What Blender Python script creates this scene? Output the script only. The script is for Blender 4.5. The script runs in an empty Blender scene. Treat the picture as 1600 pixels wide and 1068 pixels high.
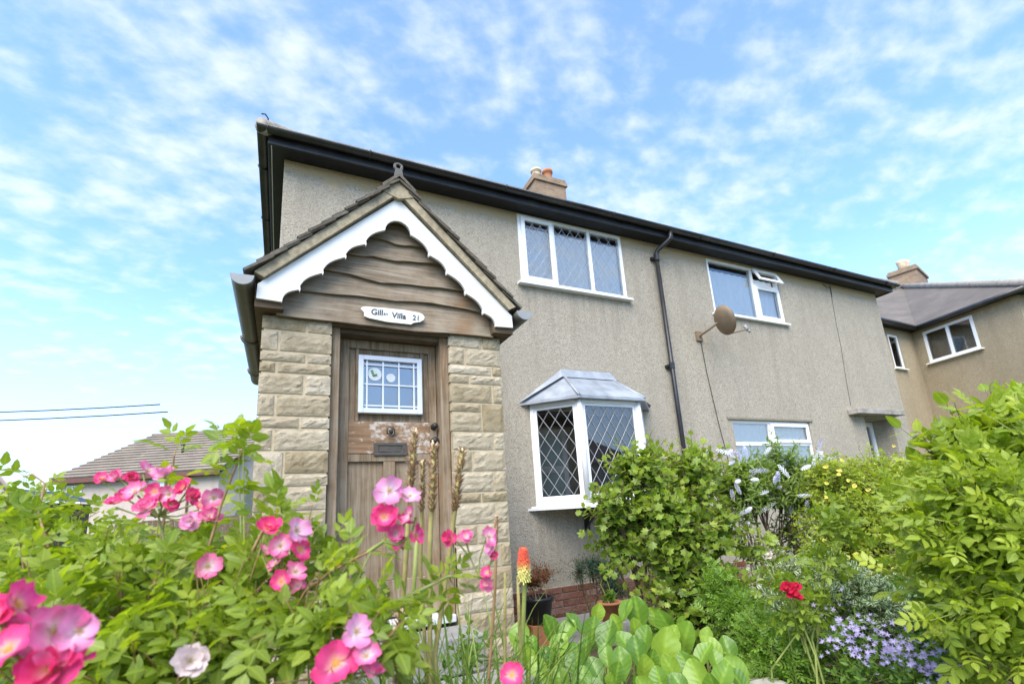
import bpy, math, random
import numpy as np
from mathutils import Vector, Matrix

rnd = random.Random(7)
scene = bpy.context.scene
col = scene.collection

# ------------------------------------------------------------------ camera
CAM = np.array([0.142631, -5.296714, 1.284])
YAW, PIT, ROL, FPX, PX, PY = .45, .233, -.0622, 752.9085, 800., 618.79
def cam_axes():
    cy, sy = math.cos(YAW), math.sin(YAW)
    f = np.array([sy*math.cos(PIT), cy*math.cos(PIT), math.sin(PIT)])
    r = np.array([cy, -sy, 0.]); u = np.cross(r, f)
    c, s = math.cos(ROL), math.sin(ROL)
    return np.array([c*r+s*u, -s*r+c*u, f])
CM = cam_axes()
def at(x, y, t):
    """world point seen at photo pixel x,y, t metres ahead of the camera"""
    return CAM + t*(CM.T @ np.array([(x-PX)/FPX, -(y-PY)/FPX, 1.]))
def pix(P):
    q = CM @ (np.asarray(P, float)-CAM)
    return PX+FPX*q[0]/q[2], PY-FPX*q[1]/q[2], q[2]
cd = bpy.data.cameras.new('camera'); cam = bpy.data.objects.new('camera', cd); col.objects.link(cam)
m = Matrix.Identity(4)
for i in range(3):
    m[i][0] = CM[0][i]; m[i][1] = CM[1][i]; m[i][2] = -CM[2][i]; m[i][3] = CAM[i]
cam.matrix_world = m
cd.sensor_width = 36; cd.lens = FPX/1600*36; cd.shift_y = (PY-534)/1600
cd.clip_start = .05; cd.clip_end = 5000
cd.dof.use_dof = True; cd.dof.focus_distance = 4.6; cd.dof.aperture_fstop = 3.6
scene.camera = cam

# ------------------------------------------------------------------ sky and sun
SUN_AZ, SUN_EL = math.radians(222), math.radians(50)      # compass bearing clockwise from +y
w = bpy.data.worlds.new('World'); scene.world = w; w.use_nodes = True
nt = w.node_tree; nt.nodes.clear()
def N(nt, t, **k):
    n = nt.nodes.new(t)
    for a, b in k.items():
        if a in ('operation', 'blend_type', 'data_type', 'noise_dimensions', 'feature', 'distance', 'sky_type', 'sun_disc', 'wave_type', 'bands_direction', 'use_clamp', 'interpolation_type', 'attribute_name', 'offset', 'offset_frequency', 'squash'):
            setattr(n, a, b)
        else:
            n.inputs[a].default_value = b
    return n
L = nt.links.new
sky = N(nt, 'ShaderNodeTexSky', sky_type='NISHITA', sun_disc=False)
sky.sun_elevation = SUN_EL; sky.sun_rotation = SUN_AZ; sky.air_density = 1.0; sky.dust_density = .5; sky.ozone_density = 1.2
tc = N(nt, 'ShaderNodeTexCoord')
sep = N(nt, 'ShaderNodeSeparateXYZ'); L(tc.outputs['Generated'], sep.inputs[0])
zz = N(nt, 'ShaderNodeMath', operation='MAXIMUM'); L(sep.outputs['Z'], zz.inputs[0]); zz.inputs[1].default_value = 0.
za = N(nt, 'ShaderNodeMath', operation='ADD'); L(zz.outputs[0], za.inputs[0]); za.inputs[1].default_value = .22
dx = N(nt, 'ShaderNodeMath', operation='DIVIDE'); L(sep.outputs['X'], dx.inputs[0]); L(za.outputs[0], dx.inputs[1])
dy = N(nt, 'ShaderNodeMath', operation='DIVIDE'); L(sep.outputs['Y'], dy.inputs[0]); L(za.outputs[0], dy.inputs[1])
cb = N(nt, 'ShaderNodeCombineXYZ'); L(dx.outputs[0], cb.inputs[0]); L(dy.outputs[0], cb.inputs[1])
mp = N(nt, 'ShaderNodeMapping'); mp.inputs['Rotation'].default_value = (0, 0, math.radians(35)); mp.inputs['Scale'].default_value = (1.0, 1.35, 1); mp.inputs['Location'].default_value = (3.1, 1.4, 0)
L(cb.outputs[0], mp.inputs[0])
n1 = N(nt, 'ShaderNodeTexNoise', Scale=2.3, Detail=3., Roughness=.5); L(mp.outputs[0], n1.inputs['Vector'])
n2 = N(nt, 'ShaderNodeTexNoise', Scale=12., Detail=6., Roughness=.52, Distortion=.1); L(mp.outputs[0], n2.inputs['Vector'])
mx = N(nt, 'ShaderNodeMath', operation='MULTIPLY_ADD'); L(n1.outputs[0], mx.inputs[0]); mx.inputs[1].default_value = .75
L(n2.outputs[0], mx.inputs[2])
cr = N(nt, 'ShaderNodeMapRange', interpolation_type='SMOOTHSTEP'); L(mx.outputs[0], cr.inputs[0])
cr.inputs[1].default_value = .70; cr.inputs[2].default_value = 1.30; cr.inputs[3].default_value = .10; cr.inputs[4].default_value = .80
# thin veil grows towards the horizon, all the way round
hz = N(nt, 'ShaderNodeMapRange', interpolation_type='SMOOTHSTEP'); L(zz.outputs[0], hz.inputs[0])
hz.inputs[1].default_value = 0.; hz.inputs[2].default_value = .55; hz.inputs[3].default_value = .62; hz.inputs[4].default_value = 0.
mxx = N(nt, 'ShaderNodeMath', operation='MAXIMUM'); L(cr.outputs[0], mxx.inputs[0]); L(hz.outputs[0], mxx.inputs[1])
skb = N(nt, 'ShaderNodeMix', data_type='RGBA', blend_type='MULTIPLY'); skb.inputs[0].default_value = 1
L(sky.outputs[0], skb.inputs[6]); skb.inputs[7].default_value = (.80, 1.08, 1.36, 1)
mix = N(nt, 'ShaderNodeMix', data_type='RGBA'); L(mxx.outputs[0], mix.inputs[0]); L(skb.outputs[2], mix.inputs[6]); mix.inputs[7].default_value = (3.15, 3.35, 3.65, 1)
bg = N(nt, 'ShaderNodeBackground'); bg.inputs[1].default_value = .105
L(mix.outputs[2], bg.inputs[0])
wo = N(nt, 'ShaderNodeOutputWorld'); L(bg.outputs[0], wo.inputs[0])
sd = bpy.data.lights.new('sun', 'SUN'); sd.energy = 1.9; sd.angle = math.radians(50); sd.color = (1., .93, .82)
sun = bpy.data.objects.new('sun', sd); col.objects.link(sun)
sv = Vector((math.sin(SUN_AZ)*math.cos(SUN_EL), math.cos(SUN_AZ)*math.cos(SUN_EL), math.sin(SUN_EL)))
sun.rotation_euler = (-sv).to_track_quat('-Z', 'Y').to_euler(); sun.location = sv*60
vs = scene.view_settings; vs.view_transform = 'Standard'; vs.look = 'None'; vs.gamma = 1; vs.exposure = 1.8; vs.use_curve_mapping = False
scene.render.engine = 'CYCLES'
scene.cycles.max_bounces = 6; scene.cycles.transparent_max_bounces = 8

# ------------------------------------------------------------------ materials
def new_mat(name):
    mt = bpy.data.materials.new(name); mt.use_nodes = True
    t = mt.node_tree; t.nodes.clear()
    out = N(t, 'ShaderNodeOutputMaterial'); b = N(t, 'ShaderNodeBsdfPrincipled')
    t.links.new(b.outputs[0], out.inputs[0])
    return mt, t, b, out
def ramp(t, src, stops):
    r = N(t, 'ShaderNodeValToRGB'); e = r.color_ramp.elements
    while len(e) < len(stops): e.new(.5)
    for k, (p_, c) in enumerate(stops):
        e[k].position = p_; e[k].color = (*c, 1)
    t.links.new(src, r.inputs[0]); return r.outputs[0]
def vec(t, scale=(1, 1, 1), coord='Object'):
    c = N(t, 'ShaderNodeTexCoord'); mpp = N(t, 'ShaderNodeMapping'); mpp.inputs['Scale'].default_value = scale
    t.links.new(c.outputs[coord], mpp.inputs[0]); return mpp.outputs[0]
def noise(t, v, scale, detail=4, rough=.55, dist=0):
    n = N(t, 'ShaderNodeTexNoise', Scale=scale, Detail=detail, Roughness=rough, Distortion=dist)
    t.links.new(v, n.inputs['Vector']); return n.outputs[0]
def mixc(t, f, a, b, mode='MIX'):
    n = N(t, 'ShaderNodeMix', data_type='RGBA', blend_type=mode)
    for s, i in ((f, 0), (a, 6), (b, 7)):
        if hasattr(s, 'is_linked') or hasattr(s, 'links'): t.links.new(s, n.inputs[i])
        else: n.inputs[i].default_value = s if i == 0 else (*s, 1)
    return n.outputs[2]
def bump(t, b, h, strength=.4, dist=.01):
    n = N(t, 'ShaderNodeBump'); n.inputs['Strength'].default_value = strength; n.inputs['Distance'].default_value = dist
    t.links.new(h, n.inputs['Height']); t.links.new(n.outputs[0], b.inputs['Normal'])
def rng(t, s, a, b, c, d):
    n = N(t, 'ShaderNodeMapRange'); t.links.new(s, n.inputs[0])
    for i, v in enumerate((a, b, c, d)): n.inputs[i+1].default_value = v
    return n.outputs[0]
def simple(name, c, rough=.5, metal=0, var=.12, scale=8, bmp=.15, spec=.5, dirt=None):
    mt, t, b, o = new_mat(name); v = vec(t)
    n = noise(t, v, scale, 5)
    c = np.array(c); cc = ramp(t, n, [(.3, tuple(c*(1-var))), (.7, tuple(np.minimum(c*(1+var), 1)))])
    if dirt is not None:
        n2 = noise(t, v, scale*.35, 6, .65)
        cc = mixc(t, rng(t, n2, .5, .72, 0, .8), cc, dirt)
    t.links.new(cc, b.inputs['Base Color']); b.inputs['Roughness'].default_value = rough; b.inputs['Metallic'].default_value = metal
    b.inputs['Specular IOR Level'].default_value = spec
    if bmp: bump(t, b, noise(t, v, scale*6, 4), bmp, .004)
    return mt
M = {}
def pebble(name, lo, mid, hi, patch, zpatch=None, speck=1.):
    mt, t, b, o = new_mat(name); v = vec(t)
    vo = N(t, 'ShaderNodeTexVoronoi', Scale=85.); t.links.new(v, vo.inputs['Vector'])
    sepc = N(t, 'ShaderNodeSeparateColor'); t.links.new(vo.outputs['Color'], sepc.inputs[0])
    c = ramp(t, sepc.outputs[0], [(0., lo), (.45, mid), (1., hi)])
    big = noise(t, v, .9, 5, .6)
    c = mixc(t, rng(t, big, .35, .7, 0., .5), c, tuple(np.array(mid)*.78))
    med = noise(t, v, 11, 4, .6)
    c = mixc(t, rng(t, med, .45, .75, 0., .35), c, hi)
    # runs of grime drawn out vertically
    st = noise(t, vec(t, (2.2, 2.2, .3)), 1.5, 6, .6)
    c = mixc(t, rng(t, st, .50, .74, 0., .36), c, tuple(np.array(lo)*.85))
    if zpatch is not None:
        gz = N(t, 'ShaderNodeSeparateXYZ'); t.links.new(v, gz.inputs[0])
        a = N(t, 'ShaderNodeMath', operation='MULTIPLY_ADD'); t.links.new(noise(t, v, 4.2, 6, .7), a.inputs[0]); a.inputs[1].default_value = .55
        t.links.new(gz.outputs[2], a.inputs[2])
        c = mixc(t, rng(t, a.outputs[0], zpatch, zpatch+.07, 0, .85), c, patch)
    if zpatch is not None:
        gx_ = N(t, 'ShaderNodeSeparateXYZ'); t.links.new(v, gx_.inputs[0]); sn = noise(t, vec(t, (9, 9, .5)), 1.7, 5, .65)
        def mul(a_, b_):
            n_ = N(t, 'ShaderNodeMath', operation='MULTIPLY', use_clamp=True); t.links.new(a_, n_.inputs[0]); t.links.new(b_, n_.inputs[1]); return n_.outputs[0]
        for x0_, x1_, zs_, ln_ in ((2.88, 4.80, 4.24, 1.0), (6.48, 8.40, 4.25, .9), (2.85, 4.9, 1.27, .8), (9.55, 11.1, 2.63, .7), (5.2, 5.5, 5.3, 3.2)):
            mk = mul(rng(t, gx_.outputs[0], x0_-.05, x0_+.1, 0, 1), rng(t, gx_.outputs[0], x1_-.1, x1_+.05, 1, 0))
            mk = mul(mk, mul(rng(t, gx_.outputs[2], zs_-ln_, zs_-.05, 0, 1), rng(t, gx_.outputs[2], zs_, zs_+.03, 1, 0)))
            c = mixc(t, mul(mk, rng(t, sn, .42, .68, 0, .55)), c, tuple(np.array(lo)*.8))
        dm = N(t, 'ShaderNodeMath', operation='MULTIPLY_ADD'); t.links.new(noise(t, v, 2.2, 5, .6), dm.inputs[0]); dm.inputs[1].default_value = -.9; t.links.new(gx_.outputs[2], dm.inputs[2])
        c = mixc(t, rng(t, dm.outputs[0], -.1, .55, .5, 0), c, (.15, .135, .09))
    t.links.new(c, b.inputs['Base Color']); b.inputs['Roughness'].default_value = .9; b.inputs['Specular IOR Level'].default_value = .2
    bump(t, b, vo.outputs['Distance'], .55*speck, .012)
    return mt
M['render'] = pebble('pebbledash', (.25, .21, .16), (.38, .33, .255), (.465, .412, .325), (.44, .335, .20), 5.42)
M['render2'] = pebble('old_render', (.25, .20, .13), (.36, .29, .19), (.43, .36, .25), (.4, .3, .18), None, .4)
M['render3'] = pebble('pale_render', (.40, .32, .27), (.51, .42, .355), (.57, .48, .41), (.4, .3, .2), None, .3)
def stone_mat(name, a, b_, c_):
    mt, t, b, o = new_mat(name)
    oi = N(t, 'ShaderNodeObjectInfo'); v = vec(t)
    add = N(t, 'ShaderNodeVectorMath', operation='ADD'); t.links.new(v, add.inputs[0])
    cmb = N(t, 'ShaderNodeCombineXYZ'); sc = N(t, 'ShaderNodeMath', operation='MULTIPLY'); t.links.new(oi.outputs['Random'], sc.inputs[0]); sc.inputs[1].default_value = 40
    t.links.new(sc.outputs[0], cmb.inputs[0]); t.links.new(cmb.outputs[0], add.inputs[1])
    n = noise(t, add.outputs[0], 14, 7, .68)
    c = ramp(t, n, [(.25, a), (.52, b_), (.8, c_)])
    hs = N(t, 'ShaderNodeHueSaturation'); t.links.new(c, hs.inputs['Color']); t.links.new(rng(t, oi.outputs['Random'], 0, 1, .72, 1.12), hs.inputs['Value'])
    t.links.new(rng(t, oi.outputs['Random'], 0, 1, 1.12, .8), hs.inputs['Saturation'])
    g = noise(t, add.outputs[0], 60, 4, .7)
    c = mixc(t, rng(t, g, .55, .75, 0, .5), hs.outputs[0], tuple(np.array(a)*.6))
    t.links.new(c, b.inputs['Base Color']); b.inputs['Roughness'].default_value = .92; b.inputs['Specular IOR Level'].default_value = .15
    bump(t, b, noise(t, add.outputs[0], 30, 9, .78), .9, .016)
    return mt
M['stone'] = stone_mat('sandstone', (.31, .24, .145), (.47, .38, .25), (.58, .49, .345))
M['brick'] = stone_mat('red_brick', (.10, .045, .03), (.19, .085, .055), (.27, .14, .09))
M['mortar'] = simple('sandy_mortar', (.47, .385, .255), .95, 0, .18, 20, .5, .1)
M['vergemortar'] = simple('old_verge_mortar', (.37, .305, .205), .95, 0, .25, 26, .6, .1, dirt=(.17, .145, .105))
M['mortar2'] = simple('grey_mortar', (.33, .29, .24), .95, 0, .18, 20, .5, .1)
def wood_mat(name, dark, mid, light, axis='x', peel=None):
    mt, t, b, o = new_mat(name)
    s = {'x': (1.2, 14, 26), 'z': (26, 26, 1.2)}[axis]
    oi = N(t, 'ShaderNodeObjectInfo'); v0 = vec(t, s)
    add = N(t, 'ShaderNodeVectorMath', operation='ADD'); t.links.new(v0, add.inputs[0])
    cmb = N(t, 'ShaderNodeCombineXYZ'); sc = N(t, 'ShaderNodeMath', operation='MULTIPLY'); t.links.new(oi.outputs['Random'], sc.inputs[0]); sc.inputs[1].default_value = 30
    for k in range(3): t.links.new(sc.outputs[0], cmb.inputs[k])
    t.links.new(cmb.outputs[0], add.inputs[1])
    g = noise(t, add.outputs[0], 2.2, 9, .7, .4)
    c = ramp(t, g, [(.28, dark), (.5, mid), (.74, light)])
    v = vec(t); big = noise(t, v, 5, 5, .6)
    c = mixc(t, rng(t, big, .42, .7, 0, .55), c, light)
    big2 = noise(t, v, 3.1, 5, .6)
    c = mixc(t, rng(t, big2, .52, .72, 0, .6), c, tuple(np.array(mid)*np.array((1.15, .85, .6))))
    if peel is not None:
        pn = noise(t, vec(t, (1, 1, 1.6)), 17, 9, .72); pb = noise(t, v, 4., 3, .5)
        a = N(t, 'ShaderNodeMath', operation='MULTIPLY_ADD'); t.links.new(pb, a.inputs[0]); a.inputs[1].default_value = .8; t.links.new(pn, a.inputs[2])
        c = mixc(t, rng(t, a.outputs[0], .90, 1.0, 0, .7), c, peel)
    t.links.new(c, b.inputs['Base Color']); b.inputs['Roughness'].default_value = .8; b.inputs['Specular IOR Level'].default_value = .2
    bump(t, b, g, .5, .006)
    return mt
M['plank'] = wood_mat('weathered_plank', (.095, .066, .042), (.215, .162, .108), (.365, .31, .235), 'x')
M['doorwood'] = wood_mat('weathered_door_wood', (.09, .055, .03), (.215, .15, .09), (.36, .295, .215), 'z')
M['railwood'] = wood_mat('peeling_rail_wood', (.11, .06, .03), (.24, .14, .075), (.32, .22, .14), 'x', (.58, .54, .48))
M['darkwood'] = wood_mat('dark_head_wood', (.05, .033, .022), (.11, .078, .05), (.2, .155, .11), 'x')
M['white'] = simple('white_paint', (.73, .72, .69), .5, 0, .03, 6, .12, .4, dirt=(.60, .56, .48))
M['upvc'] = simple('white_upvc', (.82, .82, .81), .32, 0, .02, 5, 0, .5)
M['bluewhite'] = simple('lavender_white_paint', (.60, .635, .70), .45, 0, .05, 10, .1)
M['black'] = simple('black_gloss_paint', (.018, .018, .02), .38, 0, .4, 5, .25, .4, dirt=(.05, .045, .038))
M['gutter'] = simple('black_gutter', (.022, .022, .024), .34, 0, .4, 4, .1, .5, dirt=(.075, .065, .05))
M['soffit'] = simple('black_soffit', (.014, .014, .016), .55, 0, .3, 5, .1, .35)
M['greyplastic'] = simple('grey_plastic', (.115, .105, .09), .45, 0, .2, 6, .1, .4, dirt=(.2, .18, .14))
M['capgrey'] = simple('pale_grey_cap', (.27, .275, .27), .45, 0, .1, 12, .1)
M['slate'] = stone_mat('stone_slate', (.09, .075, .055), (.155, .13, .10), (.23, .20, .155))
M['lead'] = simple('sheet_lead', (.27, .295, .33), .5, .15, .3, 5, .25, .5, dirt=(.44, .46, .48))
M['leadcame'] = simple('lead_came', (.34, .35, .36), .5, .1, .1, 9, 0)
M['concrete'] = simple('concrete', (.33, .30, .26), .9, 0, .22, 12, .4, .2, dirt=(.16, .15, .12))
M['slab'] = simple('stone_step', (.24, .23, .21), .85, 0, .15, 10, .4, .2)
M['whitestone'] = simple('white_threshold', (.55, .55, .53), .6, 0, .08, 10, .1)
M['pavement'] = simple('pale_paving', (.36, .34, .31), .9, 0, .15, 3, .3, .2)
M['asphalt'] = simple('worn_asphalt', (.10, .10, .10), .9, 0, .2, 6, .4, .2)
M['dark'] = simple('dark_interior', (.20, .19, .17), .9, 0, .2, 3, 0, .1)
M['curtain'] = simple('net_curtain', (.92, .92, .91), .9, 0, .03, 6, 0, .1)
M['iron'] = simple('dark_iron', (.045, .04, .036), .5, .6, .3, 30, .3, .5)
M['bronze'] = simple('brown_bronze', (.10, .082, .065), .45, .5, .2, 30, .2, .5)
M['rust'] = simple('rusty_dish', (.21, .155, .10), .6, .1, .2, 5, .1, .4, dirt=(.24, .11, .05))
M['potblack'] = simple('black_plastic_pot', (.016, .016, .018), .4, 0, .2, 10, .1)
M['terracotta'] = simple('terracotta', (.42, .17, .085), .8, 0, .15, 14, .2, .2)
M['potcream'] = simple('buff_chimney_pot', (.58, .47, .33), .8, 0, .15, 10, .2, .2)
M['soil'] = simple('garden_soil', (.075, .052, .035), .95, 0, .4, 9, .8, .1, dirt=(.05, .075, .02))
M['ground'] = simple('grass_ground', (.065, .095, .025), .95, 0, .4, 3, .8, .1, dirt=(.09, .07, .04))
M['bark'] = simple('brown_bark', (.17, .115, .07), .85, 0, .35, 30, .4, .2)
M['greenstem'] = simple('green_stem', (.26, .30, .08), .55, 0, .25, 12, .1, .35)
M['redstem'] = simple('reddish_stem', (.32, .19, .09), .55, 0, .3, 14, .1, .3)
M['drystalk'] = simple('dry_stalk', (.34, .29, .11), .7, 0, .35, 16, .2, .2)
M['cable'] = simple('black_cable', (.02, .02, .02), .5, 0, .1, 5, 0)
M['palecable'] = simple('pale_cable', (.72, .76, .80), .5, 0, .02, 5, 0)
M['ink'] = simple('black_lettering', (.03, .03, .03), .6, 0, .1, 5, 0)
M['brownfascia'] = simple('brown_fascia', (.13, .05, .035), .5, 0, .15, 5, 0)
M['tealpane'] = simple('teal_panel', (.10, .17, .17), .3, 0, .15, 3, 0)
M['stickerw'] = simple('white_sticker', (.55, .57, .57), .4, 0, .1, 30, 0)
M['stickerg'] = simple('green_sticker', (.08, .24, .10), .4, 0, .2, 30, 0)
M['cloth'] = simple('draped_cloth', (.36, .30, .23), .9, 0, .25, 6, 0)
M['clothw'] = simple('yellow_ornament', (.6, .42, .08), .6, 0, .1, 6, 0)
def tile_roof(name, c, period, dirn):
    mt, t, b, o = new_mat(name); v = vec(t)
    n = noise(t, v, 1.3, 6, .6); n2 = noise(t, v, 9, 4, .6); c = np.array(c)
    cc = ramp(t, n, [(.3, tuple(c*.72)), (.7, tuple(c*1.25))])
    cc = mixc(t, rng(t, n2, .4, .75, 0, .45), cc, tuple(c*.6))
    sz_ = N(t, 'ShaderNodeSeparateXYZ'); t.links.new(v, sz_.inputs[0])
    fr_ = N(t, 'ShaderNodeMath', operation='FRACT'); dv_ = N(t, 'ShaderNodeMath', operation='DIVIDE'); t.links.new(sz_.outputs[2], dv_.inputs[0]); dv_.inputs[1].default_value = period; t.links.new(dv_.outputs[0], fr_.inputs[0])
    cc = mixc(t, rng(t, fr_.outputs[0], .78, 1., 0, .45), cc, tuple(c*.45))
    vo = N(t, 'ShaderNodeTexVoronoi', Scale=5.); t.links.new(v, vo.inputs['Vector']); svc = N(t, 'ShaderNodeSeparateColor'); t.links.new(vo.outputs['Color'], svc.inputs[0]); cc = mixc(t, rng(t, svc.outputs[0], 0, 1, 0, .35), cc, tuple(c*.6))
    t.links.new(cc, b.inputs['Base Color']); b.inputs['Roughness'].default_value = .85
    bump(t, b, fr_.outputs[0], .5, .03)
    return mt
M['roofdark'] = tile_roof('dark_roof_tile', (.15, .128, .108), .085, 'x')
M['roofbrown'] = tile_roof('brown_roof_tile', (.25, .205, .16), 50., 'x')
M['roofred'] = tile_roof('red_brown_tile', (.19, .115, .085), .085, 'x')
def glass_mat():
    mt, t, b, o = new_mat('window_glass'); t.nodes.remove(b)
    tr = N(t, 'ShaderNodeBsdfTransparent'); tr.inputs[0].default_value = (.98, .985, .985, 1)
    gl = N(t, 'ShaderNodeBsdfGlossy'); gl.inputs['Roughness'].default_value = .015
    fr = N(t, 'ShaderNodeFresnel'); fr.inputs[0].default_value = 1.55
    f2 = rng(t, fr.outputs[0], 0, 1, .15, 1.)
    nb = N(t, 'ShaderNodeBump'); nb.inputs['Strength'].default_value = .03; nb.inputs['Distance'].default_value = .02
    t.links.new(noise(t, vec(t), 1.7, 2), nb.inputs['Height']); t.links.new(nb.outputs[0], gl.inputs['Normal'])
    ms = N(t, 'ShaderNodeMixShader'); t.links.new(f2, ms.inputs[0]); t.links.new(tr.outputs[0], ms.inputs[1]); t.links.new(gl.outputs[0], ms.inputs[2])
    t.links.new(ms.outputs[0], o.inputs[0]); return mt
M['glass'] = glass_mat()
def leaf_mat(name, stops, rough=.42, trans=.45, edge=None, spec=.45):
    """attribute tint: r = leaf's own tone, g = 0 midrib .. 1 margin, b = base .. tip"""
    mt, t, b, o = new_mat(name)
    a = N(t, 'ShaderNodeAttribute', attribute_name='tint'); sp = N(t, 'ShaderNodeSeparateColor'); t.links.new(a.outputs['Color'], sp.inputs[0])
    c = ramp(t, sp.outputs[0], stops)
    nz = noise(t, vec(t), 60, 4, .6)
    c = mixc(t, rng(t, nz, .35, .75, 0, .28), c, tuple(np.array(stops[0][1])*.8))
    vv_ = N(t, 'ShaderNodeMath', operation='MULTIPLY_ADD'); t.links.new(sp.outputs[1], vv_.inputs[0]); vv_.inputs[1].default_value = -.30; t.links.new(sp.outputs[2], vv_.inputs[2])
    vm = N(t, 'ShaderNodeMath', operation='MULTIPLY'); t.links.new(vv_.outputs[0], vm.inputs[0]); vm.inputs[1].default_value = 36.
    vn = N(t, 'ShaderNodeMath', operation='SINE'); t.links.new(vm.outputs[0], vn.inputs[0])
    bump(t, b, vn.outputs[0], .12, .003)
    c = mixc(t, rng(t, vn.outputs[0], .8, 1., 0, .08), c, tuple(np.minimum(np.array(stops[-1][1])*1.3, 1)))
    bl = noise(t, vec(t), 21, 3, .6); c = mixc(t, rng(t, bl, .60, .78, 0, .45), c, tuple(np.array(stops[0][1])*.7))
    if edge is not None: c = mixc(t, rng(t, sp.outputs[1], .35, .75, 0, 1), c, edge)
    else: c = mixc(t, rng(t, sp.outputs[1], 0., .22, .35, 0), c, tuple(np.minimum(np.array(stops[-1][1])*1.35, 1)))
    t.links.new(c, b.inputs['Base Color']); b.inputs['Roughness'].default_value = rough; b.inputs['Specular IOR Level'].default_value = spec
    tl = N(t, 'ShaderNodeBsdfTranslucent'); hs = N(t, 'ShaderNodeHueSaturation'); hs.inputs['Value'].default_value = 1.5; hs.inputs['Saturation'].default_value = 1.1
    t.links.new(c, hs.inputs['Color']); t.links.new(hs.outputs[0], tl.inputs[0])
    ms = N(t, 'ShaderNodeMixShader'); ms.inputs[0].default_value = trans
    t.links.new(b.outputs[0], ms.inputs[1]); t.links.new(tl.outputs[0], ms.inputs[2]); t.links.new(ms.outputs[0], o.inputs[0])
    return mt
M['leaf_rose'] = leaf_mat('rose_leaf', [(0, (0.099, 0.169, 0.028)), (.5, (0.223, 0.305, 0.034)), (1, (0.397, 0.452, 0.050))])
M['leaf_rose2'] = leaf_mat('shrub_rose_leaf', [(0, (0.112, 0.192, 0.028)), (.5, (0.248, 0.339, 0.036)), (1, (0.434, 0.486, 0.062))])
M['leaf_currant'] = leaf_mat('lobed_leaf', [(0, (0.099, 0.169, 0.031)), (.5, (0.198, 0.294, 0.038)), (1, (0.384, 0.452, 0.062))])
M['leaf_hebe'] = leaf_mat('hebe_leaf', [(0, (0.062, 0.124, 0.031)), (.5, (0.149, 0.237, 0.045)), (1, (0.298, 0.384, 0.067))])
M['leaf_pot'] = leaf_mat('potentilla_leaf', [(0, (0.112, 0.169, 0.022)), (.5, (0.236, 0.316, 0.031)), (1, (0.409, 0.463, 0.050))])
M['leaf_dark'] = leaf_mat('conifer_leaf', [(0, (.012, .05, .025)), (1, (.035, .10, .045))], .6, .15)
M['leaf_fern'] = leaf_mat('ferny_leaf', [(0, (0.074, 0.158, 0.025)), (.5, (0.161, 0.282, 0.034)), (1, (0.273, 0.407, 0.050))])
M['leaf_berg'] = leaf_mat('bergenia_leaf', [(0, (0.081, 0.169, 0.022)), (.5, (0.155, 0.277, 0.031)), (1, (0.273, 0.390, 0.045))], .36, .3)
M['leaf_var'] = leaf_mat('variegated_leaf', [(0, (.11, .21, .05)), (1, (.22, .34, .08))], .5, .35, edge=(.80, .82, .58))
M['blade'] = leaf_mat('long_blade', [(0, (0.074, 0.147, 0.022)), (.5, (0.149, 0.249, 0.034)), (1, (0.298, 0.362, 0.067))])
def petal_mat(name, inner, mid, outer, trans=.35):
    mt, t, b, o = new_mat(name)
    a = N(t, 'ShaderNodeAttribute', attribute_name='tint'); sp = N(t, 'ShaderNodeSeparateColor'); t.links.new(a.outputs['Color'], sp.inputs[0])
    nz = noise(t, vec(t), 70, 3); ad = N(t, 'ShaderNodeMath', operation='MULTIPLY_ADD'); t.links.new(nz, ad.inputs[0]); ad.inputs[1].default_value = .25; t.links.new(sp.outputs[2], ad.inputs[2])
    c = ramp(t, ad.outputs[0], [(.22, inner), (.58, mid), (1., outer)])
    t.links.new(c, b.inputs['Base Color']); b.inputs['Roughness'].default_value = .75; b.inputs['Specular IOR Level'].default_value = .08
    vx = N(t, 'ShaderNodeTexNoise', Scale=1., Detail=3.); cmv = N(t, 'ShaderNodeCombineXYZ')
    for k_, (o_i, f_) in enumerate(((1, 16.), (2, 2.5))):
        mm_ = N(t, 'ShaderNodeMath', operation='MULTIPLY'); t.links.new(sp.outputs[o_i], mm_.inputs[0]); mm_.inputs[1].default_value = f_; t.links.new(mm_.outputs[0], cmv.inputs[k_])
    t.links.new(cmv.outputs[0], vx.inputs['Vector']); c = mixc(t, rng(t, vx.outputs[0], .4, .7, 0, .35), c, tuple(np.array(outer)*.85)); t.links.new(c, b.inputs['Base Color'])
    bump(t, b, vx.outputs[0], .35, .003)
    tl = N(t, 'ShaderNodeBsdfTranslucent'); t.links.new(c, tl.inputs[0])
    ms = N(t, 'ShaderNodeMixShader'); ms.inputs[0].default_value = trans
    t.links.new(b.outputs[0], ms.inputs[1]); t.links.new(tl.outputs[0], ms.inputs[2]); t.links.new(ms.outputs[0], o.inputs[0])
    return mt
M['petal_pale'] = petal_mat('pale_pink_petal', (.88, .76, .70), (.88, .36, .52), (.84, .15, .36))
M['petal_deep'] = petal_mat('deep_pink_petal', (.88, .55, .45), (.86, .13, .31), (.82, .06, .23))
M['petal_light'] = petal_mat('light_pink_petal', (.86, .74, .74), (.86, .46, .64), (.83, .28, .52))
M['petal_red'] = petal_mat('red_petal', (.7, .1, .15), (.62, .02, .07), (.55, .015, .06))
M['petal_white'] = petal_mat('white_petal', (.8, .72, .6), (.8, .7, .68), (.78, .62, .62))
M['petal_blue'] = petal_mat('violet_petal', (.62, .55, .76), (.48, .40, .66), (.42, .34, .62))
M['petal_yellow'] = petal_mat('yellow_petal', (.8, .62, .1), (.8, .66, .12), (.8, .7, .2))
M['stamen'] = simple('yellow_stamen', (.80, .42, .05), .7, 0, .2, 200, .3)
M['stamen_dull'] = simple('tan_stamen', (.55, .36, .14), .7, 0, .3, 200, .3)
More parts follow.
